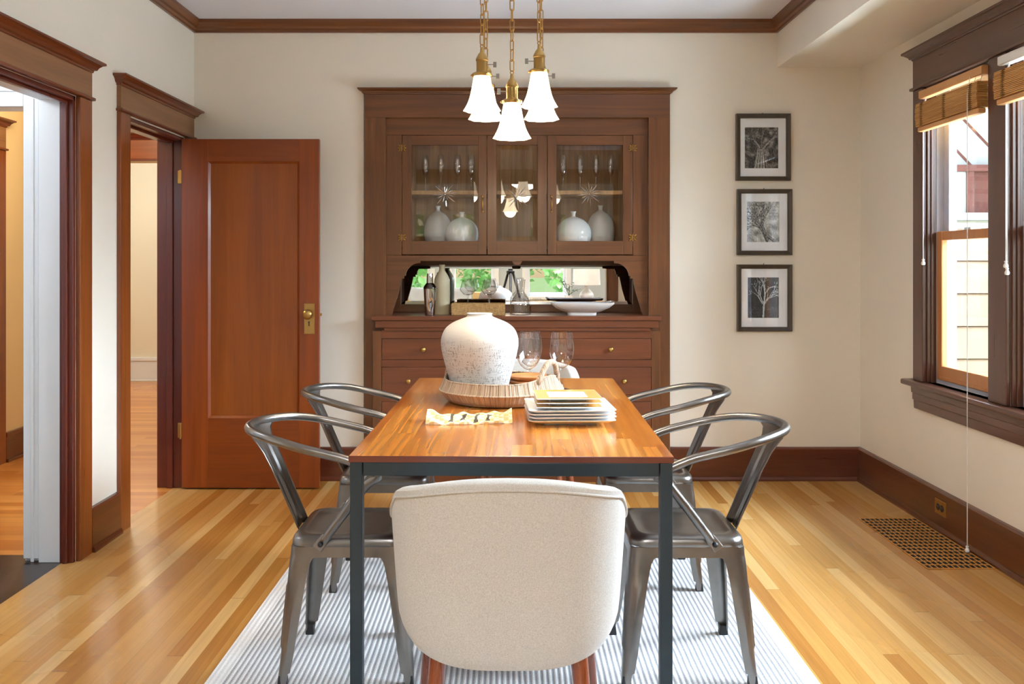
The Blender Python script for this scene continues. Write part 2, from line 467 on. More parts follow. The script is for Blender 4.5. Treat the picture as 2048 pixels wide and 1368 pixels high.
struct('floor', mb, M['floor'])
mb = MB(); mb.box(XL - .1, YF - .1, ZC, XR + .1, YB + .1, ZC + .1)
struct('ceiling', mb, M['ceiling'])
mb = MB(); mb.box(1.612, YF, 2.477, XR, YB, ZC)
struct('ceiling_soffit', mb, M['wall'])

# --- mouldings
def crown_prism(mb, prof, kind, u0, u1, m0, m1):
    """prof: (n,z) n out of the wall. m0/m1: mitre direction at the ends"""
    rings = []
    for u, m in ((u0, m0), (u1, m1)):
        ring = []
        for n, z in prof:
            uu = u + m * n
            if kind == 'B': ring.append((uu, YB - n, z))
            elif kind == 'L': ring.append((XL + n, uu, z))
            elif kind == 'S': ring.append((1.612 - n, uu, z))
            elif kind == 'R': ring.append((XR - n, uu, z))
        rings.append(ring)
    mb.loft(rings)
cp = [(0, 2.684), (.014, 2.684), (.016, 2.696), (.026, 2.704), (.030, 2.716), (.046, 2.738), (.048, 2.757), (0, 2.757)]
mb = MB(); crown_prism(mb, cp, 'B', XL, 1.612, 1, -1); struct('trim_1', mb, M['wood_x'])
mb = MB(); crown_prism(mb, cp, 'L', YF, YB, 0, -1); struct('trim_2', mb, M['wood_y'])
mb = MB(); crown_prism(mb, cp, 'S', YF, YB, 0, -1); struct('trim_3', mb, M['wood_y'])

bp = [(0, 0), (.032, 0), (.032, .010), (.026, .024), (.020, .026), (.020, .188), (.014, .198), (0, .200)]
for nm, k, u0, u1, m0, m1, mm in (('baseboard_back', 'B', XL + .02, -.874, 0, 0, 'base_x'), ('baseboard_back', 'B', .968, XR, 0, -1, 'base_x'),
                                   ('baseboard_right', 'R', YF, YB, 0, -1, 'base_y'),
                                   ('baseboard_left', 'L', 4.09, 4.386, 0, 0, 'base_y'), ('baseboard_left', 'L', YF, 2.6, 0, 0, 'base_y'), ('baseboard_left', 'L', 5.412, YB, 0, 0, 'base_y')):
    mb = MB(); crown_prism(mb, bp, k, u0, u1, m0, m1); struct(nm, mb, M[mm])

# --- door and window surrounds: legs, head board with a bead under it, flared cornice
def mapper(side, plane):
    if side == 'L': return lambda u, n, z: (plane + n, u, z)
    if side == 'R': return lambda u, n, z: (plane - n, u, z)
    return lambda u, n, z: (u, plane - n, z)
def mbox(mb, mp, u0, u1, n0, n1, z0, z1):
    a = mp(u0, n0, z0); b = mp(u1, n1, z1); mb.box(*a, *b)
def stack(mb, mp, u0, u1, levels):
    rings = []
    for n, z, e in levels:
        rings.append([mp(u0 - e, 0, z), mp(u1 + e, 0, z), mp(u1 + e, n, z), mp(u0 - e, n, z)])
    mb.loft(rings)
def surround(name, side, plane, u0, u1, ztop, zbot=0, w=.115, th=.021, headh=.125, corn=.05, mv='cas_v', mh='cas_y', mc='corn_y', extra=None, reach=.045):
    mp = mapper(side, plane)
    root = thing(name, None, None, mp((u0 + u1) / 2, 0, zbot), kind='structure')
    for a, b in ((u0 - w, u0), (u1, u1 + w)):
        mb = MB(); mbox(mb, mp, a, b, 0, th, zbot, ztop); build('casing', mb, M[mv], root, bevel=.003)
    mb = MB(); mbox(mb, mp, u0 - w, u1 + w, 0, th, ztop + .014, ztop + headh); build('head_board', mb, M[mh], root, bevel=.002)
    mb = MB(); mbox(mb, mp, u0 - w - .012, u1 + w + .012, 0, th + .012, ztop, ztop + .014); build('bead', mb, M[mc], root, bevel=.004)
    z = ztop + headh
    mb = MB(); stack(mb, mp, u0 - w, u1 + w, [(th + .004, z, .004), (th + .006, z + corn * .2, .006), (th + .016, z + corn * .25, .016), (th + .022, z + corn * .5, .022),
                                              (th + reach * .75, z + corn * .72, reach * .75), (th + reach, z + corn * .8, reach), (th + reach, z + corn, reach)])
    build('cornice', mb, M[mc], root, bevel=.0015)
    return root

# cased opening on the left, its far jamb half stained, half painted white
r = surround('trim_4', 'L', XL, D1[0], D1[1], 2.03)
mb = MB(); mb.box(XL - .06, 3.948, 0, XL, 3.97, 2.03); mb.box(XL - .06, D1[0], 0, XL, D1[0] + .022, 2.03); mb.box(XL - .06, D1[0], 2.008, XL, D1[1], 2.03)
mb.box(XL - .042, 3.934, 0, XL - .022, 3.948, 2.0); mb.box(XL - .042, D1[0] + .02, 1.994, XL - .022, 3.948, 2.008)
build('jamb', mb, M['jamb_v'], r, bevel=.003)
# hall door surround
r = surround('trim_5', 'L', XL, D2[0], D2[1], 2.035)
mb = MB(); mb.box(XL - TW, D2[1] - .02, 0, XL, D2[1], 2.03); mb.box(XL - TW, D2[0], 0, XL, D2[0] + .02, 2.03); mb.box(XL - TW, D2[0], 2.01, XL, D2[1], 2.03)
mb.box(XL - .09, D2[1] - .034, 0, XL - .055, D2[1] - .02, 2.0); mb.box(XL - .09, D2[0] + .02, 0, XL - .055, D2[0] + .034, 2.0); mb.box(XL - .09, D2[0] + .02, 1.996, XL - .055, D2[1] - .02, 2.01)
build('jamb', mb, M['jamb_v'], r, bevel=.003)

# --- the open panelled door
DY = 5.232; DX0, DX1, DZ0, DZ1 = XL + .008, -1.092, .010, 2.016
px0, px1, pz0, pz1 = wx(416, DY), wx(598, DY), wz(836, DY), wz(323, DY)
door = thing('door_1', 'orange-brown single-panel wooden door standing wide open beside the cabinet wall', 'door', (DX0, DY + .018, 0), kind='structure')
def frame_bevel(mb, x0, x1, z0, z1, y_out, y_in, w):
    a = [(x0, y_out, z0), (x1, y_out, z0), (x1, y_out, z1), (x0, y_out, z1)]
    b = [(x0 + w, y_in, z0 + w), (x1 - w, y_in, z0 + w), (x1 - w, y_in, z1 - w), (x0 + w, y_in, z1 - w)]
    mb.add(a + b, [(0, 1, 5, 4), (1, 2, 6, 5), (2, 3, 7, 6), (3, 0, 4, 7)])
for a, b in ((DX0, px0), (px1, DX1)):
    mb = MB(); mb.box(a, DY, DZ0, b, DY + .035, DZ1); build('stile', mb, M['door_v'], door, bevel=.002)
for a, b in ((DZ0, pz0), (pz1, DZ1)):
    mb = MB(); mb.box(px0, DY, a, px1, DY + .035, b); build('rail', mb, M['door_x'], door, bevel=.0015)
mb = MB(); mb.box(px0, DY + .012, pz0, px1, DY + .026, pz1); build('panel', mb, M['door_p'], door)
mb = MB(); frame_bevel(mb, px0, px1, pz0, pz1, DY - .001, DY + .012, .012); build('panel_moulding', mb, M['door_v'], door)
mb = MB(); mb.box(wx(608.5, DY), DY - .005, wz(668, DY), wx(629.5, DY), DY, wz(607, DY)); lp = build('lock_plate', mb, M['brass'], door, bevel=.002)
mb = MB()
for sx in (612, 626):
    for sy in (611, 664): mb.sphere((wx(sx, DY), DY - .0055, wz(sy, DY)), .0028, 8, 6)
build('screw', mb, M['brass_old'], lp)
mb = MB(); kx, kz = wx(618.5, DY), wz(628, DY)
kp = [(.010, 0), (.010, .02), (.016, .026), (.026, .034), (.0285, .046), (.025, .056), (.014, .062), (.0005, .0635)]
rings = [[(kx + r_ * math.cos(2 * PI * k / 24), DY - .005 - h, kz + r_ * math.sin(2 * PI * k / 24)) for k in range(24)] for r_, h in kp]
mb.loft(rings); build('door_knob', mb, M['brass'], door, smooth=True)
mb = MB(); mb.box(kx - .003, DY - .0065, wz(652, DY), kx + .003, DY - .005, wz(643, DY)); mb.sphere((kx, DY - .005, wz(644, DY)), .005, 10, 6); build('keyhole', mb, M['black'], lp)
mb = MB(); mb.box(DX1, DY + .01, kz - .012, DX1 + .012, DY + .026, kz + .004); build('latch', mb, M['brass_old'], door, bevel=.001)
for y0, y1 in ((340, 366), (848, 878)):
    mb = MB(); mb.box(XL - .026, DY + .0335, wz(y1, DY), XL + .004, DY + .040, wz(y0, DY))
    mb.tube([(XL + .002, DY - .002, wz(y1, DY)), (XL + .002, DY - .002, wz(y0, DY))], .006, 10)
    build('hinge', mb, M['brass_old'], door, bevel=.001)

# ------------------------------------------------------------------ vestibule, hall and far room beyond the left openings
mb = MB(); mb.box(-3.35, 2.3, -.08, XL - .05, 4.06, 0); struct('floor_vestibule', mb, M['floor_dark'])
mb = MB(); mb.box(-5.3, 4.06, -.08, XL - .05, 10.3, 0); struct('floor_hall', mb, M['floor_hall'])
mb = wall_mesh('y', 3.985, 4.10, -3.35, XL - TW + .09, 0, 2.9, [(-2.95, -2.118, 0, 1.985)])
struct('wall_vestibule', mb, M['white_paint'])
mb = MB(); mb.box(-2.118, 3.967, .012, -2.05, 3.985, 2.05); mb.box(-2.95 - .07, 3.967, .0, -2.95, 3.985, 2.05); mb.box(-2.95, 3.967, 1.985, -2.118, 3.985, 2.05)
mb.box(-2.118, 3.961, 2.05, -2.04, 3.985, 2.065); mb.box(-2.99, 3.961, 2.05, -2.118, 3.985, 2.065)
struct('trim_6', mb, M['white_paint'], bevel=.003)
mb = MB(); mb.box(XL - TW - .004, 3.955, 0, XL - .06, 3.985, 2.03); mb.box(XL - TW - .004, D1[0], 2.012, XL - .06, 3.985, 2.034); mb.box(-2.085, 3.9635, 0, -2.07, 3.968, 2.02)
struct('trim_7', mb, M['white_paint'], bevel=.002)
mb = wall_mesh('x', -3.45, -3.35, 2.3, 4.0, 0, 2.9, []); mb.box(-3.35, 2.3, 0, XL - TW, 2.4, 2.9); struct('wall_vestibule_side', mb, M['white_paint'])
mb = MB(); mb.box(-3.45, 2.3, 2.45, XL - TW, 4.1, 2.55); struct('ceiling_vestibule', mb, M['white_paint'])
HX = -3.30
mb = wall_mesh('x', HX - .12, HX, 4.1, 6.5, 0, 2.9, []); struct('wall_hall', mb, M['wall_yellow'])
mb = wall_mesh('y', 6.5, 6.62, -5.2, XL - TW + .0, 0, 2.9, [(-3.2, -2.2, 0, 2.03)]); struct('wall_hall_end', mb, M['wall_yellow'])
mb = MB(); mb.box(-5.2, 10.07, 0, -1.5, 10.2, 2.9); mb.box(-5.3, 6.5, 0, -5.2, 10.2, 2.9); mb.box(-1.6, 6.62, 0, -1.5, 10.07, 2.9); mb.box(XL - TW, 5.95, 0, XL, 6.62, 2.9)
struct('wall_far_room', mb, M['wall_far'])
mb = MB(); mb.box(-5.3, 4.06, 2.62, XL - .02, 10.3, 2.72); struct('ceiling_hall', mb, M['white_paint'])
mb = MB(); mb.box(-5.2, 10.03, 0, -1.6, 10.07, .225); mb.box(-5.2, 10.02, .225, -1.6, 10.07, .262); mb.box(-5.2, 10.02, 0, -1.6, 10.03, .02); struct('baseboard_far_room', mb, M['white_paint'], bevel=.004)
surround('trim_8', 'B', 6.5, -3.1, -2.2, 2.03, 0, headh=.15, mv='cas_v', mh='door_x', mc='jamb_v')
r = surround('trim_9', 'L', HX, 4.98, 5.82, 2.035, 0, headh=.15)
mb = MB(); mb.box(HX, 4.98, 0, HX + .012, 5.82, 2.03); build('jamb', mb, M['jamb_v'], r)
mb = MB(); mb.box(HX, 5.94, 0, HX + .02, 6.49, .19); mb.box(HX, 5.94, 0, HX + .034, 6.49, .022); mb.box(HX, 5.94, .165, HX + .026, 6.49, .195)
struct('baseboard_hall', mb, M['base_y'], bevel=.003)

# ------------------------------------------------------------------ windows on the right wall
def sash_window(name, y0, y1, plane, sgn=1, z0=.70, z1=2.19, zm=1.43, inner='sash', lining='win_v'):
    """double hung window in the hole y0..y1; plane = inner wall face, glass lies outward (sgn)"""
    X = lambda d: plane + sgn * d
    root = thing(name, None, None, (plane, (y0 + y1) / 2, z0), kind='structure')
    mb = MB(); mb.box(X(0), y0, z0, X(.045), y0 + .016, z1); mb.box(X(0), y1 - .016, z0, X(.045), y1, z1); mb.box(X(0), y0, z1 - .016, X(.045), y1, z1)
    mb.box(X(.016), y0 + .016, z0, X(.030), y0 + .024, z1); mb.box(X(.016), y1 - .024, z0, X(.030), y1 - .016, z1)
    build('lining', mb, M[lining], root, bevel=.002)
    mb = MB(); a, b = y0 + .004, y1 - .004
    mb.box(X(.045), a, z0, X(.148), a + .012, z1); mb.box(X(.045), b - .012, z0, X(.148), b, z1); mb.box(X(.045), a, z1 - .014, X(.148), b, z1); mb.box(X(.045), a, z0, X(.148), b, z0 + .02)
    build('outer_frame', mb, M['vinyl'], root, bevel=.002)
    a, b = y0 + .016, y1 - .016; w = .052
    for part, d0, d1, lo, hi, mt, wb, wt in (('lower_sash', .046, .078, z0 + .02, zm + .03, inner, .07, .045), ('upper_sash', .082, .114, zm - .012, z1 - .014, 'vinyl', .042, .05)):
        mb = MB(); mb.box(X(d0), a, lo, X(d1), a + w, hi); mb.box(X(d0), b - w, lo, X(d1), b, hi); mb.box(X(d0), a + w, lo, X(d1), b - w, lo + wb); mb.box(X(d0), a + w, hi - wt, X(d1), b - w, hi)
        if part == 'lower_sash':
            mb.box(X(d0 - .008), a + .02, lo, X(d0), b - .02, lo + .02)
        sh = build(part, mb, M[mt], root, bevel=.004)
        g = MB(); xm = (d0 + d1) / 2; g.box(X(xm - .002), a + w - .004, lo + wb - .004, X(xm + .002), b - w + .004, hi - wt + .004)
        build('pane', g, M['winglass'], sh)
        if part == 'lower_sash':
            g = MB(); g.box(X(d0 + .002), (a + b) / 2 - .03, hi, X(d1 + .02), (a + b) / 2 + .03, hi + .012); build('sash_lock', g, M['white_paint'], sh, bevel=.003)
    return root
for i, w_ in enumerate((W1, W2, W3)): sash_window('window_%d' % (i + 1), w_[0], w_[1], XR)
# surround of the triple window
mp = mapper('R', XR)
root = thing('trim_10', None, None, (XR, 3.5, .68), kind='structure')
for a, b in ((4.595, 4.705), (3.822, 3.968), (3.047, 3.193), (2.30, 2.413)):
    mb = MB(); mbox(mb, mp, a, b, 0, .021, .70, 2.19); build('casing', mb, M['win_v'], root, bevel=.004)
mb = MB(); mbox(mb, mp, 2.30, 4.705, 0, .021, 2.204, 2.345); build('head_board', mb, M['win_y'], root, bevel=.002)
mb = MB(); mbox(mb, mp, 2.288, 4.72, 0, .034, 2.19, 2.204); build('bead', mb, M['win_y'], root, bevel=.004)
mb = MB(); stack(mb, mp, 2.30, 4.705, [(.024, 2.345, .004), (.026, 2.352, .006), (.034, 2.354, .014), (.038, 2.364, .018), (.056, 2.378, .036), (.064, 2.381, .044), (.064, 2.392, .044)]); build('cornice', mb, M['win_y'], root, bevel=.001)
mb = MB(); mb.box(XR - .062, 2.24, .672, XR + .05, 4.765, .70); build('stool', mb, M['win_y'], root, bevel=.009)
mb = MB(); stack(mb, mp, 2.31, 4.70, [(.018, .555, 0), (.020, .60, 0), (.026, .601, 0), (.026, .636, 0), (.032, .637, 0), (.034, .672, 0)]); build('apron', mb, M['win_y'], root, bevel=.002)

# bamboo roman blinds, pulled up
def blind(name, y0, y1, label, long_cord=None, pulls=(), head='bamboo_rail', dz=0):
    xo = XR - .040
    root = thing(name, label, 'blind', (xo, (y0 + y1) / 2, 2.17 + dz), 'bamboo blinds on the right windows')
    mb = MB(); mb.box(xo, y0, 2.128 + dz, xo + .038, y1, 2.168 + dz); mb.box(xo - .004, y0, 2.13 + dz, xo, y1, 2.166 + dz)
    build('head_rail', mb, M[head], root, bevel=.003)
    mb = MB(); rnd = random.Random(5)
    n = 16
    for k in range(n):
        z = 2.100 + dz - k * .0072; j = rnd.uniform(-.004, .004); b = .004 * math.sin(k / n * PI)
        mb.box(xo - .020 - b, y0 + .004 + j, z - .0058, xo + .030, y1 - .004 + j, z)
        if k % 4 == 0: mb.box(xo - .016, y0 + .006, z - .0072, xo + .028, y1 - .006, z - .0050)
    sl = build('folded_slats', mb, M['bamboo'], root, bevel=.001)
    for fy in (.10, .5, .88):
        mb = MB()
        yy = y0 + (y1 - y0) * fy
        for k in range(26): mb.box(xo - .0265, yy - .012 + .010 * (k % 2), 2.097 + dz - k * .0044, xo - .020, yy + .004 + .010 * (k % 2), 2.0943 + dz - k * .0044)
        build('stitching', mb, M['stitch'], sl)
    mb = MB(); mb.box(xo - .014, y0 + .01, 1.960 + dz, xo + .022, y1 - .01, 1.984 + dz); build('bottom_rail', mb, M['bamboo_rail'], root, bevel=.005)
    for fy in (.04, .13, .5, .9):
        mb = MB(); yy = y0 + (y1 - y0) * fy; mb.tube([(xo + .012, yy, 2.13 + dz), (xo + .004, yy + .004, 2.098 + dz)], .0014, 6)
        build('lift_cord', mb, M['cord'], root)
    for (yy, zb, xx) in pulls:
        mb = MB(); mb.tube([(xx + .012, yy, 2.13 + dz), (xx, yy, 2.05), (xx, yy, zb + .028)], .0019, 6); c = build('pull_cord', mb, M['cord'], root)
        mb = MB(); mb.lathe([(.0015, .031), (.006, .030), (.0075, .026), (.0045, .022), (.008, .016), (.0105, .009), (.009, .002), (.004, 0), (.0005, 0)], 14, (xx, yy, zb)); build('cord_knob', mb, M['ceramic'], c, smooth=True)
    return root
blind('bamboo_blind', W1[0] + .01, W1[1] - .012, 'bamboo roman blind with tan head rail over the window nearest the back corner',
      pulls=((4.566, 1.292, XR - .03), (4.055, .012, XR - .066)))
blind('bamboo_blind', W2[0] + .01, W2[1] + .022, 'bamboo roman blind cut off by the right edge of the photo, pale head rail',
      pulls=((3.806, 1.281, XR - .03), (3.79, 1.252, XR - .034)), head='cord', dz=.006)

# outlet in the right baseboard
root = thing('wall_outlet', 'square brass coloured power outlet set in the dark baseboard under the window', 'outlet', (XR - .02, 4.40, .085))
mb = MB(); mb.box(XR - .024, 4.345, .084, XR - .0195, 4.455, .154); pl = build('cover_plate', mb, M['brass_old'], root, bevel=.002)
for yy in (4.38, 4.42):
    mb = MB(); mb.lathe([(.0165, 0), (.0165, .002), (.001, .002)], 18, (0, 0, 0))
    mb.v = [Vector((XR - .024 - p.z, yy + p.x, .119 + p.y)) for p in mb.v]
    rc = build('socket', mb, M['black'], root)
    mb = MB()
    for dy in (-.006, .006): mb.box(XR - .0268, yy + dy - .0015, .119, XR - .026, yy + dy + .0015, .127)
    build('slot', mb, M['steel_key'], rc)

# floor register
gx0, gx1, gy0, gy1 = 1.782, 2.068, 3.872, 4.632
root = thing('floor_register', 'wooden lattice floor register set into the boards along the right baseboard', 'floor vent', ((gx0 + gx1) / 2, (gy0 + gy1) / 2, 0))
mb = MB(); mb.box(gx0 - .002, gy0 - .002, .0004, gx1 + .002, gy1 + .002, .0012); build('dark_backing', mb, plain('black backing for vent shade', (14, 10, 8), 1.0), root)  # black sheet painted in place of the shade below the lattice
mb = MB()
for k in range(13):
    x = gx0 + (gx1 - gx0) * k / 12; mb.box(x - .0018, gy0, .0012, x + .0018, gy1, .0040)
for k in range(17):
    y = gy0 + (gy1 - gy0) * k / 16; mb.box(gx0, y - .0027, .0012, gx1, y + .0027, .0042)
build('lattice', mb, wood('lattice oak', (196, 130, 56), (222, 162, 84), 'y', .35), root)

# ================================================================== built-in china cabinet
cab = thing('china_cabinet', 'brown built-in china cabinet with glass doors, mirror niche and drawers', 'cabinet', (.047, YB, 0))
Yc = 5.442          # casing face
Yu = 5.474          # upper face frame
Yl = 5.408          # drawer case face
YK = 5.84           # back
cx = lambda p, Y=Yc: wx(p, Y)
zz = lambda p, Y=Yc: wz(p, Y)
for a, b in ((729, 771), (1297, 1340)):
    mb = MB(); mb.box(cx(a), Yc, 0, cx(b), YB + .03, zz(235)); build('side_casing', mb, M['cab_v'], cab, bevel=.002)
mb = MB(); mb.box(cx(729), Yc, zz(235), cx(1340), YB + .03, zz(188)); build('head_board', mb, M['cab_x'], cab, bevel=.002)
mb = MB(); mp = mapper('B', YB); zt = zz(188)
stack(mb, mp, cx(729), cx(1340), [(.026, zt, .004), (.028, zt + .006, .006), (.036, zt + .007, .014), (.038, zt + .014, .016), (.056, zt + .024, .034), (.060, zt + .026, .038), (.060, zt + .033, .038)])
build('cornice', mb, M['cab_x'], cab, bevel=.001)
# carcass of the upper part
xi0, xi1 = cx(772, Yu), cx(1297, Yu)
UB = 1.318          # underside of the upper part
for a in (xi0 - .02, xi1):
    mb = MB(); mb.box(a, Yu, .0, a + .02, YK, zz(235)); build('side_panel', mb, M['cab_v'], cab)
mb = MB(); mb.box(xi0 - .02, YK, .0, xi1 + .02, YK + .02, zz(235)); mb.box(xi0, Yu + .02, zz(262, Yu), xi1, YK, zz(262, Yu) + .02); build('back_panel', mb, M['cab_in'], cab)
mb = MB(); mb.box(xi0, Yu + .02, 1.385, xi1, YK, 1.405); mb.box(xi0, Yu + .022, UB, xi1, YK, UB + .012); build('bottom_shelf', mb, M['cab_x'], cab)
mb = MB(); mb.box(xi0, Yu + .035, wz(389, 5.51), xi1, YK, wz(381, 5.51)); build('shelf', mb, M['cab_in'], cab, bevel=.002)
SHZ = wz(381, 5.51) + .0006
# face frame
mb = MB(); mb.box(cx(772, Yu), Yu, zz(270, Yu), cx(1297, Yu), Yu + .02, zz(235, Yu)); build('top_rail', mb, M['cab_x'], cab, bevel=.0015)
for a, b in ((772, 803.5), (1266, 1297)):
    mb = MB(); mb.box(cx(a, Yu), Yu, zz(510.8, Yu), cx(b, Yu), Yu + .02, zz(270.2, Yu)); build('stile', mb, M['cab_v'], cab, bevel=.0015)
for a, b in ((973.5, 975.6), (1093.6, 1095.5)):
    pass
# lower rail with the arched cut-out and flaring brackets
def half(sgn):
    c = 1034.5
    pts = [(841, 522), (841, 526)]
    for k in range(7):
        a = PI / 2 * k / 6
        pts.append((841 - 30 * math.sin(a), 526 + 26 * (1 - math.cos(a))))
    pts += [(808, 552), (808, 557), (803, 557), (802, 562), (797, 585), (783, 632.5)]
    out = [(x, y) for x, y in pts]
    return out if sgn < 0 else [(2 * c - x, y) for x, y in out]
lft = half(-1); rgt = half(1)
drop = [(1034.5 + 10 * math.cos(a), 522 + 8.5 * math.sin(a)) for a in [PI * k / 10 for k in range(11)]]
mb = MB()
mb.prism([(cx(x, Yu), zz(y, Yu)) for x, y in ([(772, 522)] + lft + [(772, 632.5)])], Yu, Yu + .02)
mb.prism([(cx(x, Yu), zz(y, Yu)) for x, y in ([(1297, 522)] + rgt + [(1297, 632.5)])], Yu, Yu + .02)
mb.prism([(cx(x, Yu), zz(y, Yu)) for x, y in drop], Yu, Yu + .02)
mb.box(cx(772, Yu), Yu, zz(522, Yu), cx(1297, Yu), Yu + .02, zz(511, Yu))
build('arched_rail', mb, M['cab_x'], cab, bevel=.001)

def cut_star(mb, x, y, z, R, n=16):
    for k in range(n):
        a = 2 * PI * k / n + .1; L = R * (1.0 if k % 2 == 0 else .72); w = .0030
        d = Vector((math.cos(a), 0, math.sin(a))); e = Vector((-math.sin(a), 0, math.cos(a)))
        p = Vector((x, y, z)); q0 = p + d * R * .1; q1 = p + d * L; m = p + d * L * .55
        mb.add([q0, m + e * w, q1, m - e * w, m + Vector((0, -.0022, 0))], [(0, 1, 4), (1, 2, 4), (2, 3, 4), (3, 0, 4)])
    mb.sphere((x, y, z), .0045, 10, 6)

def glazed(name, x0, x1, gx0, gx1, y0=271, y1=509, gy0=290, gy1=482, label=None):
    d = MB(); Yd = Yu + .001; Ye = Yu + .022
    X = lambda p: cx(p, Yu); Zp = lambda p: zz(p, Yu)
    d.box(X(x0), Yd, Zp(y1), X(gx0), Ye, Zp(y0)); d.box(X(gx1), Yd, Zp(y1), X(x1), Ye, Zp(y0))
    d.mat(1); d.box(X(gx0), Yd, Zp(y1), X(gx1), Ye, Zp(gy1)); d.box(X(gx0), Yd, Zp(gy0), X(gx1), Ye, Zp(y0))
    ob = build(name, d, [M['cab_v'], M['cab_x']], cab, bevel=.0015)
    g = MB(); a, b, c, e = X(gx0), X(gx1), Zp(gy1), Zp(gy0); yb = Yd + .010; w = .028
    # bevelled pane: flat centre, sloping border
    g.box(a + w, yb - .003, c + w, b - w, yb + .0005, e - w)
    ou = [(a, yb, c), (b, yb, c), (b, yb, e), (a, yb, e)]; inn = [(a + w, yb - .003, c + w), (b - w, yb - .003, c + w), (b - w, yb - .003, e - w), (a + w, yb - .003, e - w)]
    g.add(ou + inn, [(0, 1, 5, 4), (1, 2, 6, 5), (2, 3, 7, 6), (3, 0, 4, 7)])
    build('pane', g, M['pane'], ob)
    s = MB(); cut_star(s, (a + b) / 2, yb - .0045, Zp(388 if name == 'door' else 394), (.078 if name == 'door' else .084)); build('cut_star', s, M['cut'], ob)
    return ob
dl = glazed('door', 804.5, 973, 823, 957)
dm = glazed('centre_panel', 975, 1093.5, 993, 1075)
dr = glazed('door', 1095.5, 1265, 1113, 1246)
# hinges: butterfly leaves of four petals, and drop pulls
def butterfly(x, z, par):
    mb = MB(); y = Yu - .001
    mb.box(x - .0025, y - .006, z - .020, x + .0025, y, z + .020)
    for sx in (-1, 1):
        for dx, dz, r_ in ((.011, .011, .0065), (.011, -.011, .0065), (.020, 0, .006), (.018, .016, .0048), (.018, -.016, .0048), (.009, 0, .005)):
            mb.sphere((x + sx * dx, y - .0005, z + dz), r_, 10, 6)
    for v in mb.v:
        if v.y < y - .007: v.y = y - .007
        if v.y > y + .001: v.y = y + .001
    build('hinge', mb, M['brass_old'], par, smooth=True, auto=50)
for px, par in ((804, dl), (1265.5, dr)):
    for py in (296, 475): butterfly(cx(px, Yu), zz(py, Yu), par)
for px, par in ((965, dl), (1103, dr)):
    x = cx(px, Yu); y = Yu
    mb = MB(); mb.sphere((x, y - .006, zz(393, Yu)), .0085, 12, 8, 1.2); mb.sphere((x, y - .004, zz(423, Yu)), .006, 12, 8, 1.5)
    mb.tube([(x, y - .006, zz(396, Yu)), (x, y - .022, zz(401, Yu)), (x, y - .026, zz(409, Yu)), (x, y - .020, zz(416, Yu)), (x, y - .006, zz(421, Yu))], [.0045, .004, .0062, .004, .0045], 10)
    build('pull', mb, M['brass_old'], par, smooth=True)

# mirror niche
mx0, mx1, mz0, mz1 = wx(802, 5.825), wx(1265, 5.825), wz(608.5, 5.825), wz(531, 5.825)
mb = MB(); mb.box(xi0, 5.815, .989, mx0, YK, UB); mb.box(mx1, 5.815, .989, xi1, YK, UB); mb.box(mx0, 5.815, .989, mx1, YK, mz0); mb.box(mx0, 5.815, mz1, mx1, YK, UB)
build('mirror_frame', mb, M['cab_x'], cab, bevel=.002)
mb = MB(); w = .022; ym = 5.822
mb.add([(mx0 + w, ym, mz0 + w), (mx1 - w, ym, mz0 + w), (mx1 - w, ym, mz1 - w), (mx0 + w, ym, mz1 - w), (mx0, ym + .0012, mz0), (mx1, ym + .0012, mz0), (mx1, ym + .0012, mz1), (mx0, ym + .0012, mz1)],
       [(0, 1, 2, 3), (4, 5, 1, 0), (5, 6, 2, 1), (6, 7, 3, 2), (7, 4, 0, 3)])
mb.box(mx0, ym + .0013, mz0, mx1, ym + .006, mz1)
build('mirror', mb, M['mirror'], cab)
# counter and drawers
CT = .9896
mb = MB(); mb.box(wx(742, 5.372), 5.372, .9635, wx(1323, 5.372), YK, .989); build('counter', mb, M['draw_x'], cab, bevel=.004)
mb = MB(); mb.box(wx(750, 5.386), 5.386, .919, wx(1317, 5.386), Yl + .02, .9635); mb.box(wx(768, 5.394), 5.394, .900, wx(1300, 5.394), Yl + .02, .919); build('counter_moulding', mb, M['draw_x'], cab, bevel=.003)
L0, L1 = wx(745, Yl), wx(1321, Yl); d0, d1 = wx(763, Yl), wx(1303, Yl)
rows = [(677, 720), (734, 790), (803, 864), (877, 938)]
zr = [(wz(b, Yl), wz(a, Yl)) for a, b in rows]
for a, b in ((L0, d0), (d1, L1)):
    mb = MB(); mb.box(a, Yl, 0, b, YK, .8995); build('case_side', mb, M['cab_v'], cab, bevel=.002)
mb = MB(); zt = .905
for lo, hi in zr:
    mb.box(d0, Yl, hi, d1, Yl + .02, zt); zt = lo
mb.box(d0, Yl, 0, d1, Yl + .02, zt); build('drawer_rail', mb, M['draw_x'], cab, bevel=.0015)
kn = [(847, 1221), (817, 1248), (817, 1248), (817, 1248)]
for (lo, hi), ks in zip(zr, kn):
    g = .0018
    mb = MB(); mb.box(d0 + g, Yl - .001, lo + g, d1 - g, YK - .05, hi - g); dw = build('drawer', mb, M['draw_x'], cab, bevel=.003)
    for k in ks:
        x, z = wx(k, Yl), (lo + hi) / 2
        pr = [(.006, 0), (.006, .010), (.012, .014), (.0155, .020), (.0145, .026), (.009, .030), (.0005, .0315)]
        mb = MB(); mb.loft([[(x + r_ * math.cos(2 * PI * q / 18), Yl - .001 - h, z + r_ * math.sin(2 * PI * q / 18)) for q in range(18)] for r_, h in pr]); build('knob', mb, M['knob_brass'], dw, smooth=True)

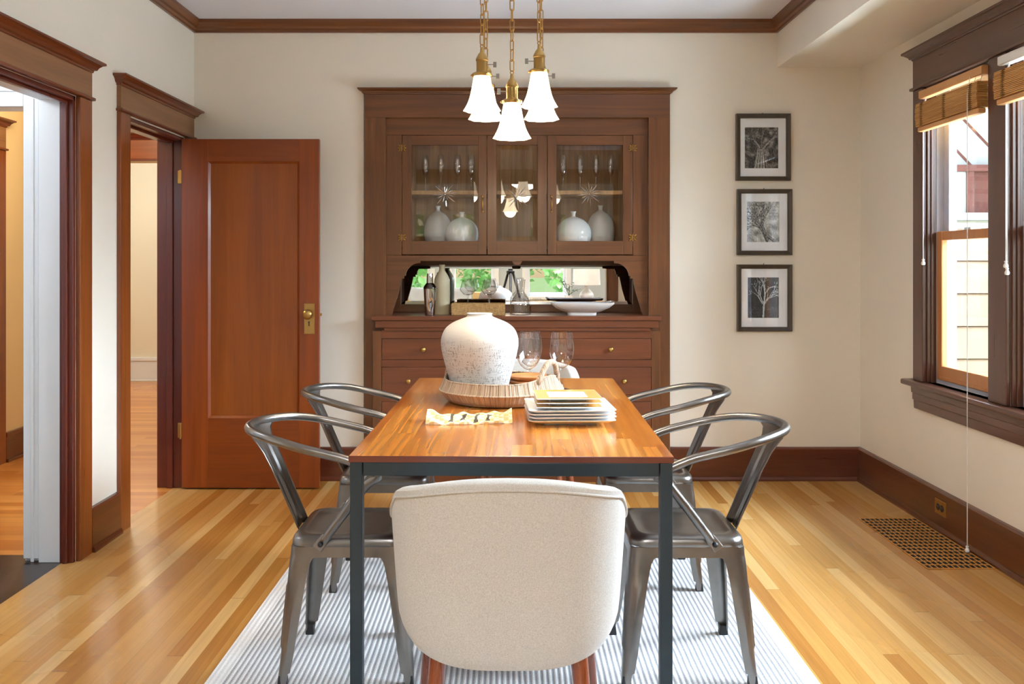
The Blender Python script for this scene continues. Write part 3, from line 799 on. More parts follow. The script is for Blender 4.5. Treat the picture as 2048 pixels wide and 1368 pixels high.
# ------------------------------------------------------------------ things in the cabinet
def lathe_thing(name, label, cat, prof, loc, mat, n=36, group=None, wob=None, smooth=True, auto=40):
    mb = MB(); mb.lathe(prof, n, loc, wob=wob)
    o = build(name, mb, mat, None, loc, smooth=smooth, auto=auto); return tag(o, label, cat, group)
def smoothp(pts, k=5):
    """Catmull-Rom through profile points"""
    out = []
    P = [pts[0]] + list(pts) + [pts[-1]]
    for i in range(1, len(P) - 2):
        for j in range(k):
            t = j / k; r = []
            for c in (0, 1):
                p0, p1, p2, p3 = P[i - 1][c], P[i][c], P[i + 1][c], P[i + 2][c]
                r.append(.5 * (2 * p1 + (p2 - p0) * t + (2 * p0 - 5 * p1 + 4 * p2 - p3) * t * t + (3 * p1 - p0 - 3 * p2 + p3) * t ** 3))
            out.append((max(r[0], .0004), r[1]))
    out.append(pts[-1]); lo = min(p[1] for p in pts); return [(r, max(z, lo)) for r, z in out]

def flute_mesh():
    h = .232
    bowl = smoothp([(.004, .098), (.011, .106), (.019, .128), (.0235, .158), (.0225, .190), (.0185, .220), (.0165, h)], 4)
    stem = [(.026, 0), (.026, .0015), (.014, .004), (.005, .009), (.0032, .02), (.003, .06), (.0034, .088), (.004, .098)]
    return bowl, stem
flutes = [(851, 'left door, leftmost of four'), (882, 'left door, second from the left'), (915, 'left door, third from the left'), (942, 'left door, rightmost of four'),
          (1126, 'right door, leftmost of four'), (1160, 'right door, second from the left'), (1192, 'right door, third from the left'), (1221, 'right door, rightmost of four')]
fl0 = None
for px, where in flutes:
    Yq = 5.66; loc = (wx(px, Yq), Yq, SHZ)
    lab = 'smoky champagne flute on the shelf behind the ' + where
    if fl0 is None:
        fl0 = thing('champagne_flute', lab, 'glass', (0, 0, 0), 'champagne flutes on the cabinet shelf')
        bowl, stem = flute_mesh()
        mb = MB(); mb.lathe(bowl, 24); build('bowl', mb, M['smoke'], fl0, smooth=True)
        mb = MB(); mb.lathe(stem, 20, cap0=True); build('stem', mb, M['crystal'], fl0, smooth=True)
        fl0.location = loc
    else:
        c = copy_tree(fl0); c.location = loc; c['label'] = lab

def pebble(R, H, neck=.017):
    z1 = H - .034
    return smoothp([(.0005, .0), (R * .62, .001), (R * .80, .012), (R * .95, z1 * .22), (R, z1 * .45), (R * .9, z1 * .68), (R * .62, z1 * .88), (R * .3, z1 * .975), (.013, z1 + .004), (.0125, H - .012), (neck, H - .002), (neck - .003, H), (.010, H - .004), (.009, H - .03)], 4)
for px, w, yt, lab, Yq in ((876, 57, 412, 'tall white bud vase with tiny neck behind the left glass door', 5.735), (924, 67, 424, 'squat round white vase with tiny neck behind the left glass door', 5.61),
                           (1147, 71, 423, 'squat round white vase with tiny neck behind the right glass door', 5.61), (1201, 57, 411, 'tall white bud vase with tiny neck behind the right glass door', 5.735)):
    H = wz(yt, Yq) - 1.4056; R = w / 2 * Yq / F
    lathe_thing('bud_vase', lab, 'vase', pebble(R, H), (wx(px, Yq), Yq, 1.4056), M['vase_pale'], 40, 'white bud vases in the cabinet')

# ------------------------------------------------------------------ things on the cabinet counter
Yq = 5.455; loc = (wx(860, Yq), Yq, CT)
root = thing('cocktail_shaker', 'polished steel cocktail shaker on the counter, left end', 'shaker', loc)
k = Yq / F
mb = MB(); mb.lathe([(.0005, 0), (9.5 * k, 0), (10 * k, .003), (12.2 * k, .12), (12.8 * k, .158), (12.8 * k, .161)], 32, loc); build('body', mb, M['chrome'], root, smooth=True, auto=40)
mb = MB(); mb.lathe(smoothp([(13 * k, .159), (13 * k, .166), (11.2 * k, .178), (8 * k, .190), (6.6 * k, .194)], 4), 32, loc); build('shoulder', mb, plain('dark steel shoulder', (90, 84, 80), .12, 1), root, smooth=True)
mb = MB(); mb.lathe([(6.8 * k, .193), (6.9 * k, .196), (6.2 * k, .243), (5.8 * k, .250), (.0005, .2515)], 28, loc); build('cap', mb, M['chrome'], root, smooth=True, auto=40)

Yq = 5.60; k = Yq / F
lathe_thing('stoneware_bottle', 'tall cream stoneware bottle with slim neck behind the steel shaker', 'bottle',
            smoothp([(.0005, 0), (14.8 * k, .0), (15.6 * k, .006), (16 * k, .08), (16 * k, .19), (14.5 * k, .222), (10 * k, .248), (6.3 * k, .266), (5.6 * k, .285), (6.2 * k, .301), (5.2 * k, .304), (4.4 * k, .298)], 4),
            (wx(884, Yq), Yq, CT), M['bottle'], 40)

bx0, bx1 = wx(902.5, 5.45), wx(1010, 5.45); by0, by1 = 5.45, 5.60
mb = MB(); hb = .070
for a in ((bx0, by0, CT, bx1, by0 + .012, CT + hb), (bx0, by1 - .012, CT, bx1, by1, CT + hb), (bx0, by0 + .012, CT, bx0 + .012, by1 - .012, CT + hb), (bx1 - .012, by0 + .012, CT, bx1, by1 - .012, CT + hb), (bx0 + .012, by0 + .012, CT, bx1 - .012, by1 - .012, CT + .010)):
    mb.box(*a)
tag(build('woven_box', mb, M['cane'], None, ((bx0 + bx1) / 2, 5.525, CT), bevel=.002), 'low rectangular woven cane box holding two stem glasses', 'box')

g0 = None
for px, lab in ((936, 'clear stem glass in the woven box, nearer the cream bottle'), (978, 'clear stem glass in the woven box, nearer the carafe')):
    Yq = 5.525; loc = (wx(px, Yq), Yq, CT + .0108); kk = Yq / F
    if g0 is None:
        g0 = thing('stem_glass', lab, 'glass', (0, 0, 0), 'stem glasses in the woven box')
        mb = MB(); mb.lathe([(.004, .108), (.026, .112), (.048, .136), (.050, .141), (.034, .196), (.032, .200)], 30); build('bowl', mb, M['crystal'], g0, smooth=True, auto=35)
        mb = MB(); mb.lathe([(.036, 0), (.036, .002), (.012, .006), (.005, .014), (.0045, .09), (.006, .108)], 24, cap0=True); build('stem', mb, M['crystal'], g0, smooth=True)
        g0.location = loc
    else:
        c = copy_tree(g0); c.location = loc; c['label'] = lab

Yq = 5.50; k = Yq / F; loc = (wx(1041, Yq), Yq, CT)
lathe_thing('glass_carafe', 'clear glass carafe with wide base and flared neck on the counter', 'carafe',
            smoothp([(.0005, .004), (18.5 * k, .002), (20.8 * k, .012), (20.8 * k, .062), (19.5 * k, .074), (20.2 * k, .079), (16.5 * k, .094), (16.8 * k, .099), (11.5 * k, .116), (8.6 * k, .13), (8 * k, .15), (9.6 * k, .208), (9.8 * k, .211)], 3), loc, M['crystal'], 40)

Yq = 5.50; loc = (wx(1163, Yq), Yq, CT)
mb = MB(); A = .186
rings = [rsq(.086, .03, 0, 5), rsq(.088, .03, .016, 5), rsq(.115, .04, .021, 5, lift=.006), rsq(.160, .03, .030, 5, lift=.024), rsq(A, .02, .036, 5, lift=.042), rsq(A + .002, .02, .041, 5, lift=.043), rsq(A - .010, .02, .041, 5, lift=.041),
         rsq(.150, .03, .033, 5, lift=.022), rsq(.10, .04, .025, 5, lift=.004), rsq(.05, .03, .021, 5)]
mb.loft([[(p[0] + loc[0], p[1] * .62 + loc[1], p[2] + loc[2]) for p in r_] for r_ in rings]); 
tag(build('serving_platter', mb, M['china'], None, loc, smooth=True, auto=60), 'white square serving platter with upswept corners on the counter', 'platter')

# ================================================================== dining table
TZ = .76; TH = .019; TLn, TWd = 1.742, .912
TLOC = (.019, 3.4206, 0); TROT = -.016
table = thing('dining_table', 'long dining table, striped wood top on a blue-black steel frame', 'table', (0, 0, 0))
hx, hy = TWd / 2, TLn / 2
mb = MB(); mb.box(-hx, -hy, TZ - TH + .0005, hx, hy, TZ - .001); mb.mat(1); mb.box(-hx + .001, -hy + .001, TZ - .001, hx - .001, hy - .001, TZ)
build('tabletop', mb, [M['table_edge'], M['tabletop']], table, bevel=.0006)
q = .038; za = TZ - TH - .038; e = .003
mb = MB()
mb.box(-hx + q + e, -hy + e, za, hx - q - e, -hy + q, TZ - TH); mb.box(-hx + q + e, hy - q, za, hx - q - e, hy - e, TZ - TH)
mb.box(-hx + e, -hy + q + e, za, -hx + q, hy - q - e, TZ - TH); mb.box(hx - q, -hy + q + e, za, hx - e, hy - q - e, TZ - TH)
build('apron', mb, M['table_steel'], table, bevel=.002)
for sx in (-1, 1):
    for sy in (-1, 1):
        mb = MB(); mb.box(sx * (hx - e), sy * (hy - e), .0095, sx * (hx - q), sy * (hy - q), TZ - TH); build('leg', mb, M['table_steel'], table, bevel=.0025)
table.location = TLOC; table.rotation_euler = (0, 0, TROT)

# ================================================================== rug
mb = MB(); mb.box(-.948, -1.52, 0.0005, .948, 1.52, .009)
rug = build('striped_rug', mb, M['rug'], None, (0, 0, 0), bevel=.003); rug.location = (.010, 3.22, 0)
tag(rug, 'grey and white ribbed striped rug under the dining table', 'rug')
RZ = .0092

# ================================================================== steel armchairs
def leg_section(w, bump):
    """L section with a rounded outer corner; corner at 0,0, arms run along -x and -y; outside faces +x and +y"""
    r = min(.022, w * .45); t = .005; pts = []
    pts.append((-w, 0)); pts.append((-w * .74, bump)); pts.append((-w * .5, bump))
    for k in range(5):
        a = PI / 2 - PI / 2 * k / 4
        pts.append((-r + r * math.cos(a), -r + r * math.sin(a)))
    pts += [(bump, -w * .5), (bump, -w * .74), (0, -w)]
    inner = [(-t, -w), (-t, -w * .74), (-t, -w * .5)]
    for k in range(5):
        a = PI / 2 * k / 4
        rr = max(r - t, .002)
        inner.append((-r + rr * math.cos(a), -r + rr * math.sin(a)))
    inner += [(-w * .5, -t), (-w * .74, -t), (-w, -t)]
    return pts + inner
def metal_chair():
    root = thing('metal_armchair', 'x', 'chair', (0, 0, 0), 'gunmetal steel armchairs along the table')
    # pressed seat pan
    mb = MB(); R = .05
    mb.loft([rsq(.02, .01, .4405, 6), rsq(.11, .04, .4415, 6), rsq(.135, .045, .4430, 6), rsq(.143, .046, .4475, 6), rsq(.150, .048, .4485, 6), rsq(.158, .05, .4475, 6), rsq(.168, R, .4450, 6), rsq(.1755, R, .438, 6), rsq(.178, R, .428, 6), rsq(.1785, R, .417, 6), rsq(.177, R, .4155, 6), rsq(.170, R, .4155, 6), rsq(.168, R, .43, 6), rsq(.10, R, .436, 6), rsq(.02, .01, .437, 6)])
    build('seat', mb, M['gun'], root, smooth=True, auto=50)
    # band under the seat, arched between the legs
    mb = MB(); h = .1755
    for q in range(4):
        ca, sa = (1, 0, -1, 0)[q], (0, 1, 0, -1)[q]
        n = 20; top, bot, topi, boti = [], [], [], []
        for k in range(n + 1):
            u = -.125 + .25 * k / n; e = abs(u) / .125
            zb = .383 - .0 * e
            for arr, d, z in ((top, h, .4155), (bot, h + .002, zb), (topi, h - .004, .4155), (boti, h - .002, zb)):
                arr.append((ca * d - sa * u, sa * d + ca * u, z))
        mb.loft([[top[k], bot[k], boti[k], topi[k]] for k in range(n + 1)])
    build('seat_band', mb, M['gun'], root, smooth=True, auto=40)
    # legs
    levels = [(.4155, .098, 0, 0), (.392, .094, .0015, 0), (.386, .082, .002, 0), (.380, .073, .003, 0), (.365, .067, .005, 0), (.34, .063, .007, 0), (.305, .059, .010, 0), (.29, .058, .011, .0045), (.20, .051, .018, .0045), (.115, .044, .024, .0045), (.10, .043, .025, 0), (.04, .037, .030, 0), (.036, .029, .030, 0), (.004, .027, .032, 0)]
    for sx in (-1, 1):
        for sy in (-1, 1):
            rings = []
            for z, w, sp, bmp in levels:
                c = .1765 + sp
                rings.append([(sx * (c + p[0]), sy * (c + p[1]), z) for p in leg_section(w, bmp)])
            mb = MB(); mb.loft(rings); lg = build('leg', mb, M['gun'], root, smooth=True, auto=35)
            c = .1765 + .032 - .015
            mb = MB(); mb.loft([rsq(.0145, .004, 0, 3, c=(sx * c, sy * c)), rsq(.0150, .004, .004, 3, c=(sx * c, sy * c)), rsq(.0120, .004, .030, 3, c=(sx * c, sy * c))]); build('foot_cap', mb, M['black'], lg, smooth=True, auto=40)
    # crossed braces below the seat
    for s in (-1, 1):
        mb = MB(); a, b = Vector((-.165, -.165 * s, .372)), Vector((.165, .165 * s, .372)); m = Vector((0, 0, .392 + .004 * s))
        d = (b - a).normalized(); e = Vector((-d.y, d.x, 0)) * .011
        mb.loft([[p + e, p - e, p - e + Vector((0, 0, .004)), p + e + Vector((0, 0, .004))] for p in (a, a.lerp(m, .5), m, m.lerp(b, .5), b)]); build('brace', mb, M['gun'], root)
    # bent tube: arms and back in one hoop
    def zarm(x):
        d = -x
        if d < 0: return .702 + .42 * d
        if d <= .18: return .702 + .237 * d
        return .7447 + .237 * (d - .18) * (1 - (d - .18) / .33)
    path = []
    side = [(-.078, .186, .432), (-.064, .189, .446), (.018, .214, .556), (.070, .229, .622), (.092, .235, .638), (.106, .2385, .648), (.107, .2395, .656), (.096, .240, .6625), (.07, .240, zarm(.07))]
    for k in range(1, 6): x = .07 - .17 * k / 6; side.append((x, .240, zarm(x)))
    for p in side: path.append(p)
    for k in range(0, 25):
        a = PI / 2 + PI * k / 24 if False else PI * k / 24
        y = .240 * math.cos(a); x = -.10 - .245 * math.sin(a)
        path.append((x, y, zarm(x)))
    for p in reversed(side): path.append((p[0], -p[1], p[2]))
    mb = MB(); mb.tube(path, .0138, 14)
    hoop = build('arm_hoop', mb, M['gun'], root, smooth=True)
    for s in (-1, 1):
        mb = MB(); d = Vector((.8, 0, .6)); y0, y1 = s * .1795, s * .198
        c = Vector((-.078, 0, .430)); a = math.atan2(.11, .082)
        ux, uz = math.cos(a), math.sin(a); ring = []
        for u, w in ((-.020, -.017), (.030, -.015), (.030, .015), (-.020, .017)):
            ring.append((c.x + ux * u - uz * w, c.z + uz * u + ux * w))
        mb.prism(ring, y0, y1); br = build('arm_bracket', mb, M['gun'], root, bevel=.003)
        mb = MB(); mb.sphere((-.078, s * .199, .430), .0085, 12, 8); build('bolt', mb, M['black'], br, smooth=True)
    # back splat, flaring into the hoop
    prof = [(-.344, .770, .182), (-.341, .764, .166), (-.336, .754, .138), (-.327, .738, .108), (-.314, .716, .088), (-.296, .685, .078), (-.272, .635, .073), (-.248, .580, .070), (-.224, .525, .068), (-.200, .470, .066), (-.184, .432, .065)]
    nu = 24; rings = []
    for i, (x, z, w) in enumerate(prof):
        row = []
        blend = max(0, 1 - i / 4.5)
        for k in range(nu + 1):
            u = -1 + 2 * k / nu; y = u * w
            rib = .005 * (1 if abs(abs(u) - .34) < .09 else 0) * (1 if i > 4 else 0)
            hx_ = .245 * (1 - math.sqrt(max(0, 1 - (y / .240) ** 2)))
            row.append((x + hx_ * blend + (1 - blend) * .012 * u * u - rib, y, z))
        rings.append(row)
    mb = MB(); mb.loft(rings, False, False, False); build('back_splat', mb, M['gun'], root, smooth=True, solid=.003)
    return root
ch = metal_chair()
spots = [(-.500, 2.985, 0, 'gunmetal steel armchair left of the table, nearer the camera'), (-.500, 3.775, .01, 'gunmetal steel armchair left of the table, nearer the open wooden door'),
         (.553, 2.982, PI, 'gunmetal steel armchair right of the table, nearer the camera'), (.560, 3.790, PI - .01, 'gunmetal steel armchair right of the table, nearer the cabinet and framed prints')]
for i, (x, y, rz, lab) in enumerate(spots):
    o = ch if i == 0 else copy_tree(ch)
    o.location = (x, y, RZ); o.rotation_euler = (0, 0, rz); o['label'] = lab

# ================================================================== upholstered chairs
def barrel_chair():
    root = thing('upholstered_chair', 'x', 'chair', (0, 0, 0), 'cream upholstered chairs at the table ends')
    N = 56; AM = math.radians(118)
    def plan(phi, s, inset=0):
        a, b = (.302 - inset) * s, (.252 - inset) * s; e = 2 / 3.3
        sx = math.copysign(abs(math.sin(phi)) ** e, math.sin(phi)); cy = math.copysign(abs(math.cos(phi)) ** e, math.cos(phi))
        return a * sx, -b * cy
    def ztop(phi):
        x, y = plan(phi, 1.0); q = abs(x) / .302; t = max(0, abs(phi) - math.radians(58)) / (AM - math.radians(58))
        return .784 - .044 * q ** 2.4 - .17 * t ** 1.1
    def zbot(phi):
        q = abs(plan(phi, 1.0)[0]) / .302
        return .326 + .050 * q ** 3.0 + .02 * max(0, abs(phi) / AM - .6)
    rings = []; seam = []
    for i in range(N + 1):
        phi = -AM + 2 * AM * i / N
        zt, zb = ztop(phi), zbot(phi); H = zt - zb; ring = []
        def sc(z):
            t = (z - .326) / .45; t = min(1, max(0, t))
            base = .885 + .115 * t ** .75
            lowr = max(0, 1 - (z - zb) / .075)      # rounded lower edge
            return base * (1 - .07 * lowr ** 2.2)
        th = .052 * (1 - .35 * max(0, abs(phi) / AM - .8) / .2)
        outer = [zb + H * t for t in (0, .02, .05, .10, .17, .27, .4, .55, .7, .82, .91, .955, .985)]
        for z in outer:
            x, y = plan(phi, sc(z)); ring.append((x, y, z))
        for k in range(1, 5):
            a = PI * k / 5
            x0, y0 = plan(phi, sc(zt), th * .5 * (1 - math.cos(a))); ring.append((x0, y0, zt - .010 + .012 * math.sin(a)))
        for z in (zt - .012, zt - .08, .46, .41):
            x, y = plan(phi, sc(max(z, .42)), th); ring.append((x, y, min(z, zt - .012)))
        x, y = plan(phi, sc(zb), th); ring.append((x, y, zb + .004))
        rings.append(ring)
        x, y = plan(phi, sc(zt) * 1.002); seam.append((x, y, zt - .020))
    mb = MB(); mb.loft(rings); build('back_shell', mb, M['fabric'], root, smooth=True, auto=60)
    mb = MB(); mb.tube(seam, .0032, 8); build('piping', mb, M['fabric'], root, smooth=True)
    # seat cushion and underside
    mb = MB(); mb.loft([rsq(.19, .09, .356, 8, .19, (0, .0)), rsq(.205, .10, .37, 8, .205, (0, .01)), rsq(.212, .10, .43, 8, .225, (0, .03)), rsq(.213, .10, .462, 8, .228, (0, .032)), rsq(.204, .10, .478, 8, .219, (0, .032)), rsq(.17, .09, .487, 8, .185, (0, .03)), rsq(.06, .05, .492, 8, .06, (0, .02))])
    build('seat_cushion', mb, M['fabric'], root, smooth=True, auto=60)
    for sx, sy, tx, ty, bx_, by_ in ((-1, -1, .168, .150, .200, .195), (1, -1, .168, .150, .200, .195), (-1, 1, .205, .165, .245, .225), (1, 1, .205, .165, .245, .225)):
        mb = MB(); a = Vector((sx * tx, sy * ty, .368)); b = Vector((sx * bx_, sy * by_, .006))
        mb.tube([a, a.lerp(b, .3), a.lerp(b, .7), b], [.0215, .020, .016, .0125], 18); build('leg', mb, M['chair_leg'], root, smooth=True, auto=60)
    return root
M['chair_leg'] = wood('red brown chair leg', (96, 40, 18), (142, 68, 32), 'z', .28, coat=.5)
uc = barrel_chair()
uc.location = (-.001, 2.362, RZ); uc['label'] = 'cream upholstered barrel chair in front, its back to the camera'
c2 = copy_tree(uc); c2.location = (.075, 4.60, RZ); c2.rotation_euler = (0, 0, PI); c2['label'] = 'cream upholstered chair at the far end of the table, mostly hidden behind it'

# ================================================================== things on the table
def on_table(px, py):
    Y = F * (CH - TZ) / (py - VY); return wx(px, Y), Y
# woven tray
TC = Vector((-.030, 3.585, TZ))
tray = thing('woven_tray', 'round woven rope tray with arched handles under the white vase', 'tray', tuple(TC))
hA = math.radians(-33)
def rimz(a):
    d = abs((a - hA + PI / 2) % PI - PI / 2); return .088 + .024 * math.exp(-(d / .45) ** 2)
mb = MB(); N = 420; rng = random.Random(3)
jit = [rng.uniform(-.0024, .0024) for _ in range(N)]
prof = [(.19, .002, 0), (.205, .004, 0), (.222, .018, .2), (.236, .038, .3), (.243, .047, .5), (.239, .053, .5), (.231, .070, .7), (.224, 1, 1), (.219, 1, 1), (.226, .068, .7), (.233, .052, .5), (.236, .047, .5), (.215, .016, .2), (.19, .008, 0), (.0005, .008, 0)]
rings = []
for r_, z, w in prof:
    ring = []
    for k in range(N):
        a = 2 * PI * k / N; zz_ = rimz(a) if z == 1 else z * (1 + (rimz(a) / .088 - 1) * w)
        rr = r_ + jit[k] * (1 if r_ > .1 else 0)
        ring.append((TC.x + rr * math.cos(a), TC.y + rr * math.sin(a), TZ + zz_))
    rings.append(ring)
mb.loft(rings); build('basket', mb, M['weave'], tray)
mb = MB()
for r_, zf in ((.2435, lambda a: .048 + (rimz(a) - .088) * .3), (.2215, rimz)):
    mb.tube([(TC.x + r_ * math.cos(a), TC.y + r_ * math.sin(a), TZ + zf(a)) for a in [2 * PI * k / 80 for k in range(80)]], .0036, 8, closed=True)
build('rim', mb, M['weave'], tray, smooth=True)
for h0 in (hA, hA + PI):
    path = []
    for k in range(21):
        t = -1 + 2 * k / 20; a = h0 + t * .34 * (1 - .18 * (1 - abs(t)) ** .5)
        z = rimz(h0) - .024 + .078 * (1 - abs(t) ** 2.6); r_ = .2235 + .004 * (1 - t * t)
        path.append((TC.x + r_ * math.cos(a), TC.y + r_ * math.sin(a), TZ + z))
    mb = MB(); mb.tube(path, [.0102 + .0009 * (k % 2) for k in range(21)], 12); build('handle', mb, M['weave'], tray, smooth=True)

# big vase in the tray
Yv = 3.585; k = Yv / F; zb = TZ + .0085
VP = []
for half, py in ((46, 790), (52, 784), (57, 772), (63, 750), (70, 725), (76, 700), (77.6, 684), (76, 672), (69, 657), (55, 645.5), (38, 638), (28, 634), (25, 631.5), (24.6, 628.5), (26, 626.6)):
    VP.append((half * k, wz(py, Yv) - zb))
VP = [(.0005, 0), (VP[0][0] * .95, 0)] + [(r_, max(z, .004)) for r_, z in VP]
prof = [(.0005, 0), (.078, 0)] + smoothp(VP[2:], 3) + [(.049, VP[-1][1] + .001), (.045, VP[-1][1] - .004), (.047, VP[-1][1] - .04)]
lathe_thing('ceramic_vase', 'big white cracked-glaze ceramic vase in the woven tray', 'vase', prof, (wx(959.5, Yv), Yv, zb), M['vase'], 72)

# four terracotta saucers in the tray
for i, lab in enumerate(('terracotta saucer at the bottom of its stack beside the big vase', 'terracotta saucer second from the bottom of the stack beside the big vase', 'terracotta saucer second from the top of the stack beside the big vase', 'topmost terracotta saucer of the stack beside the big vase')):
    s0 = (.074, 3.662, TZ + .0092 + i * .0192)
    lathe_thing('saucer', lab, 'saucer', [(.0005, 0), (.046, 0), (.048, .004), (.062, .007), (.073, .013), (.0775, .020), (.078, .0235), (.0765, .0248), (.072, .0215), (.064, .0188), (.0005, .0185)], s0, M['terracotta'], 40, 'terracotta saucers in the tray')

# wine glasses
wg0 = None
for x, y, lab in ((.226, 3.90, 'large clear wine glass standing alone right of the tray handle'), (.092, 3.952, 'large clear wine glass behind the tray, farther of the overlapping pair'), (.082, 3.842, 'large clear wine glass behind the tray, nearer of the overlapping pair')):
    if wg0 is None:
        wg0 = thing('wine_glass', lab, 'glass', (0, 0, 0), 'wine glasses on the table')
        mb = MB(); mb.lathe(smoothp([(.004, .092), (.018, .097), (.038, .116), (.050, .148), (.0535, .178), (.050, .212), (.0445, .247)], 5), 40); build('bowl', mb, M['crystal'], wg0, smooth=True)
        mb = MB(); mb.lathe([(.036, 0), (.036, .0016), (.016, .005), (.006, .012), (.0042, .03), (.004, .07), (.0055, .088), (.009, .094)], 28, cap0=True); build('stem', mb, M['crystal'], wg0, smooth=True)
        wg0.location = (x, y, TZ)
    else:
        c = copy_tree(wg0); c.location = (x, y, TZ); c['label'] = lab

# stacked square plates
def square_plate(name, lab, h, z, mats, small, loc, rot, group):
    mb = MB()
    if not small:
        seq = [(.090, 0, 0), (.092, .005, 0), (.106, .0066, 0), (.132, .0126, .002), (.145, .0178, .004), (.1455, .0196, .004), (.143, .0200, .004), (.128, .0165, .002), (.108, .0125, 0), (.103, .0100, 0), (.02, .0098, 0)]
        rad = .016
        rings = [rsq(s_, min(rad, s_ * .4), zz_, 4, lift=l_) for s_, zz_, l_ in seq]; mb.loft(rings)
    else:
        seq = [(.060, 0), (.062, .008), (.095, .0112), (.110, .0138), (.1106, .0158), (.109, .0164), (.0665, .0150), (.064, .0138), (.02, .0136)]
        rings = [rsq(s_, min(.006, s_ * .4), zz_, 3) for s_, zz_ in seq]
        for i in range(len(rings) - 1):
            mb.mat(1 if i == 5 else 0)
            mb.loft([rings[i], rings[i + 1]], i == 0, i == len(rings) - 2)
    o = build(name, mb, mats, None, (0, 0, 0), smooth=True, auto=30)
    o.location = (loc[0], loc[1], z); o.rotation_euler = (0, 0, rot); tag(o, lab, 'plate', group); return o
order = ('lowest large white square plate of the stack on the table', 'large white square plate, second from the bottom of the stack', 'large white square plate, third from the bottom of the stack', 'topmost large white square plate, just under the small plates')
for i, lab in enumerate(order):
    square_plate('dinner_plate', lab, .145, TZ + .0002 + i * .0110, [M['china']], False, (.205, 3.135), [.03, .05, .035, .045][i], 'large white square plates')
zs = TZ + .0002 + 3 * .0110 + .0102
for i, lab in enumerate(('small square plate resting on the large plates, lowest of three', 'small square plate between two others on the plate stack', 'topmost small square plate with a tan rim and white centre')):
    square_plate('side_plate', lab, .11, zs + i * .0142, [M['china'], M['tan_glaze']], True, (.200, 3.150), [.02, .028, .035][i], 'small square plates')

# folded napkin
mb = MB(); nx, ny = 96, 26; L, W = .292, .098
nz = lambda u, v: .005 + .017 * (v + 1) / 2 + .004 * math.sin(u * 9) * math.sin(v * 3 + 1) + .020 * max(0, abs(u) - .62) ** 1.5 * 3.2 * max(0, (v + .4) / 1.4) + .003 * math.sin(u * 17 + v * 4) + .004 * (1 - v * v)
def npos(i, j, zf):
    u = -1 + 2 * i / nx; v = -1 + 2 * j / ny
    return (u * L / 2, v * W / 2 + .010 * math.sin(u * 2.2) + .006 * u * u, zf(u, v))
gt = [[npos(i, j, nz) for j in range(ny + 1)] for i in range(nx + 1)]
gb = [[npos(i, j, lambda u, v: .0005 + max(0, nz(u, v) - .030) * .6) for j in range(ny + 1)] for i in range(nx + 1)]
for i in range(nx):
    for j in range(ny):
        fu, fv = (i + .5) / nx, (j + .5) / ny
        m = 0
        for c in (.30, .435, .585, .72):
            d = abs(fu - c - (fv - .5) * .03); wv = .015 + .020 * abs((fv - .46) / .34) ** 2.5
            if .10 < fv < .80 and d < wv: m = 1
        mb.mat(m); mb.add([gt[i][j], gt[i + 1][j], gt[i + 1][j + 1], gt[i][j + 1]], [(0, 1, 2, 3)])
        mb.mat(0); mb.add([gb[i][j], gb[i][j + 1], gb[i + 1][j + 1], gb[i + 1][j]], [(0, 1, 2, 3)])
for i in range(nx):
    for j in (0, ny): mb.add([gt[i][j], gt[i + 1][j], gb[i + 1][j], gb[i][j]], [(0, 1, 2, 3)])
for j in range(ny):
    for i in (0, nx): mb.add([gt[i][j], gt[i][j + 1], gb[i][j + 1], gb[i][j]], [(0, 1, 2, 3)])
nap = build('folded_napkin', mb, [M['napkin'], M['motif']], None, (0, 0, 0), smooth=True, auto=50)
nap.location = (-.135, 3.10, TZ + .0003); nap.rotation_euler = (0, 0, .02)
tag(nap, 'folded yellow checked napkin with four dark motifs on the table', 'napkin')

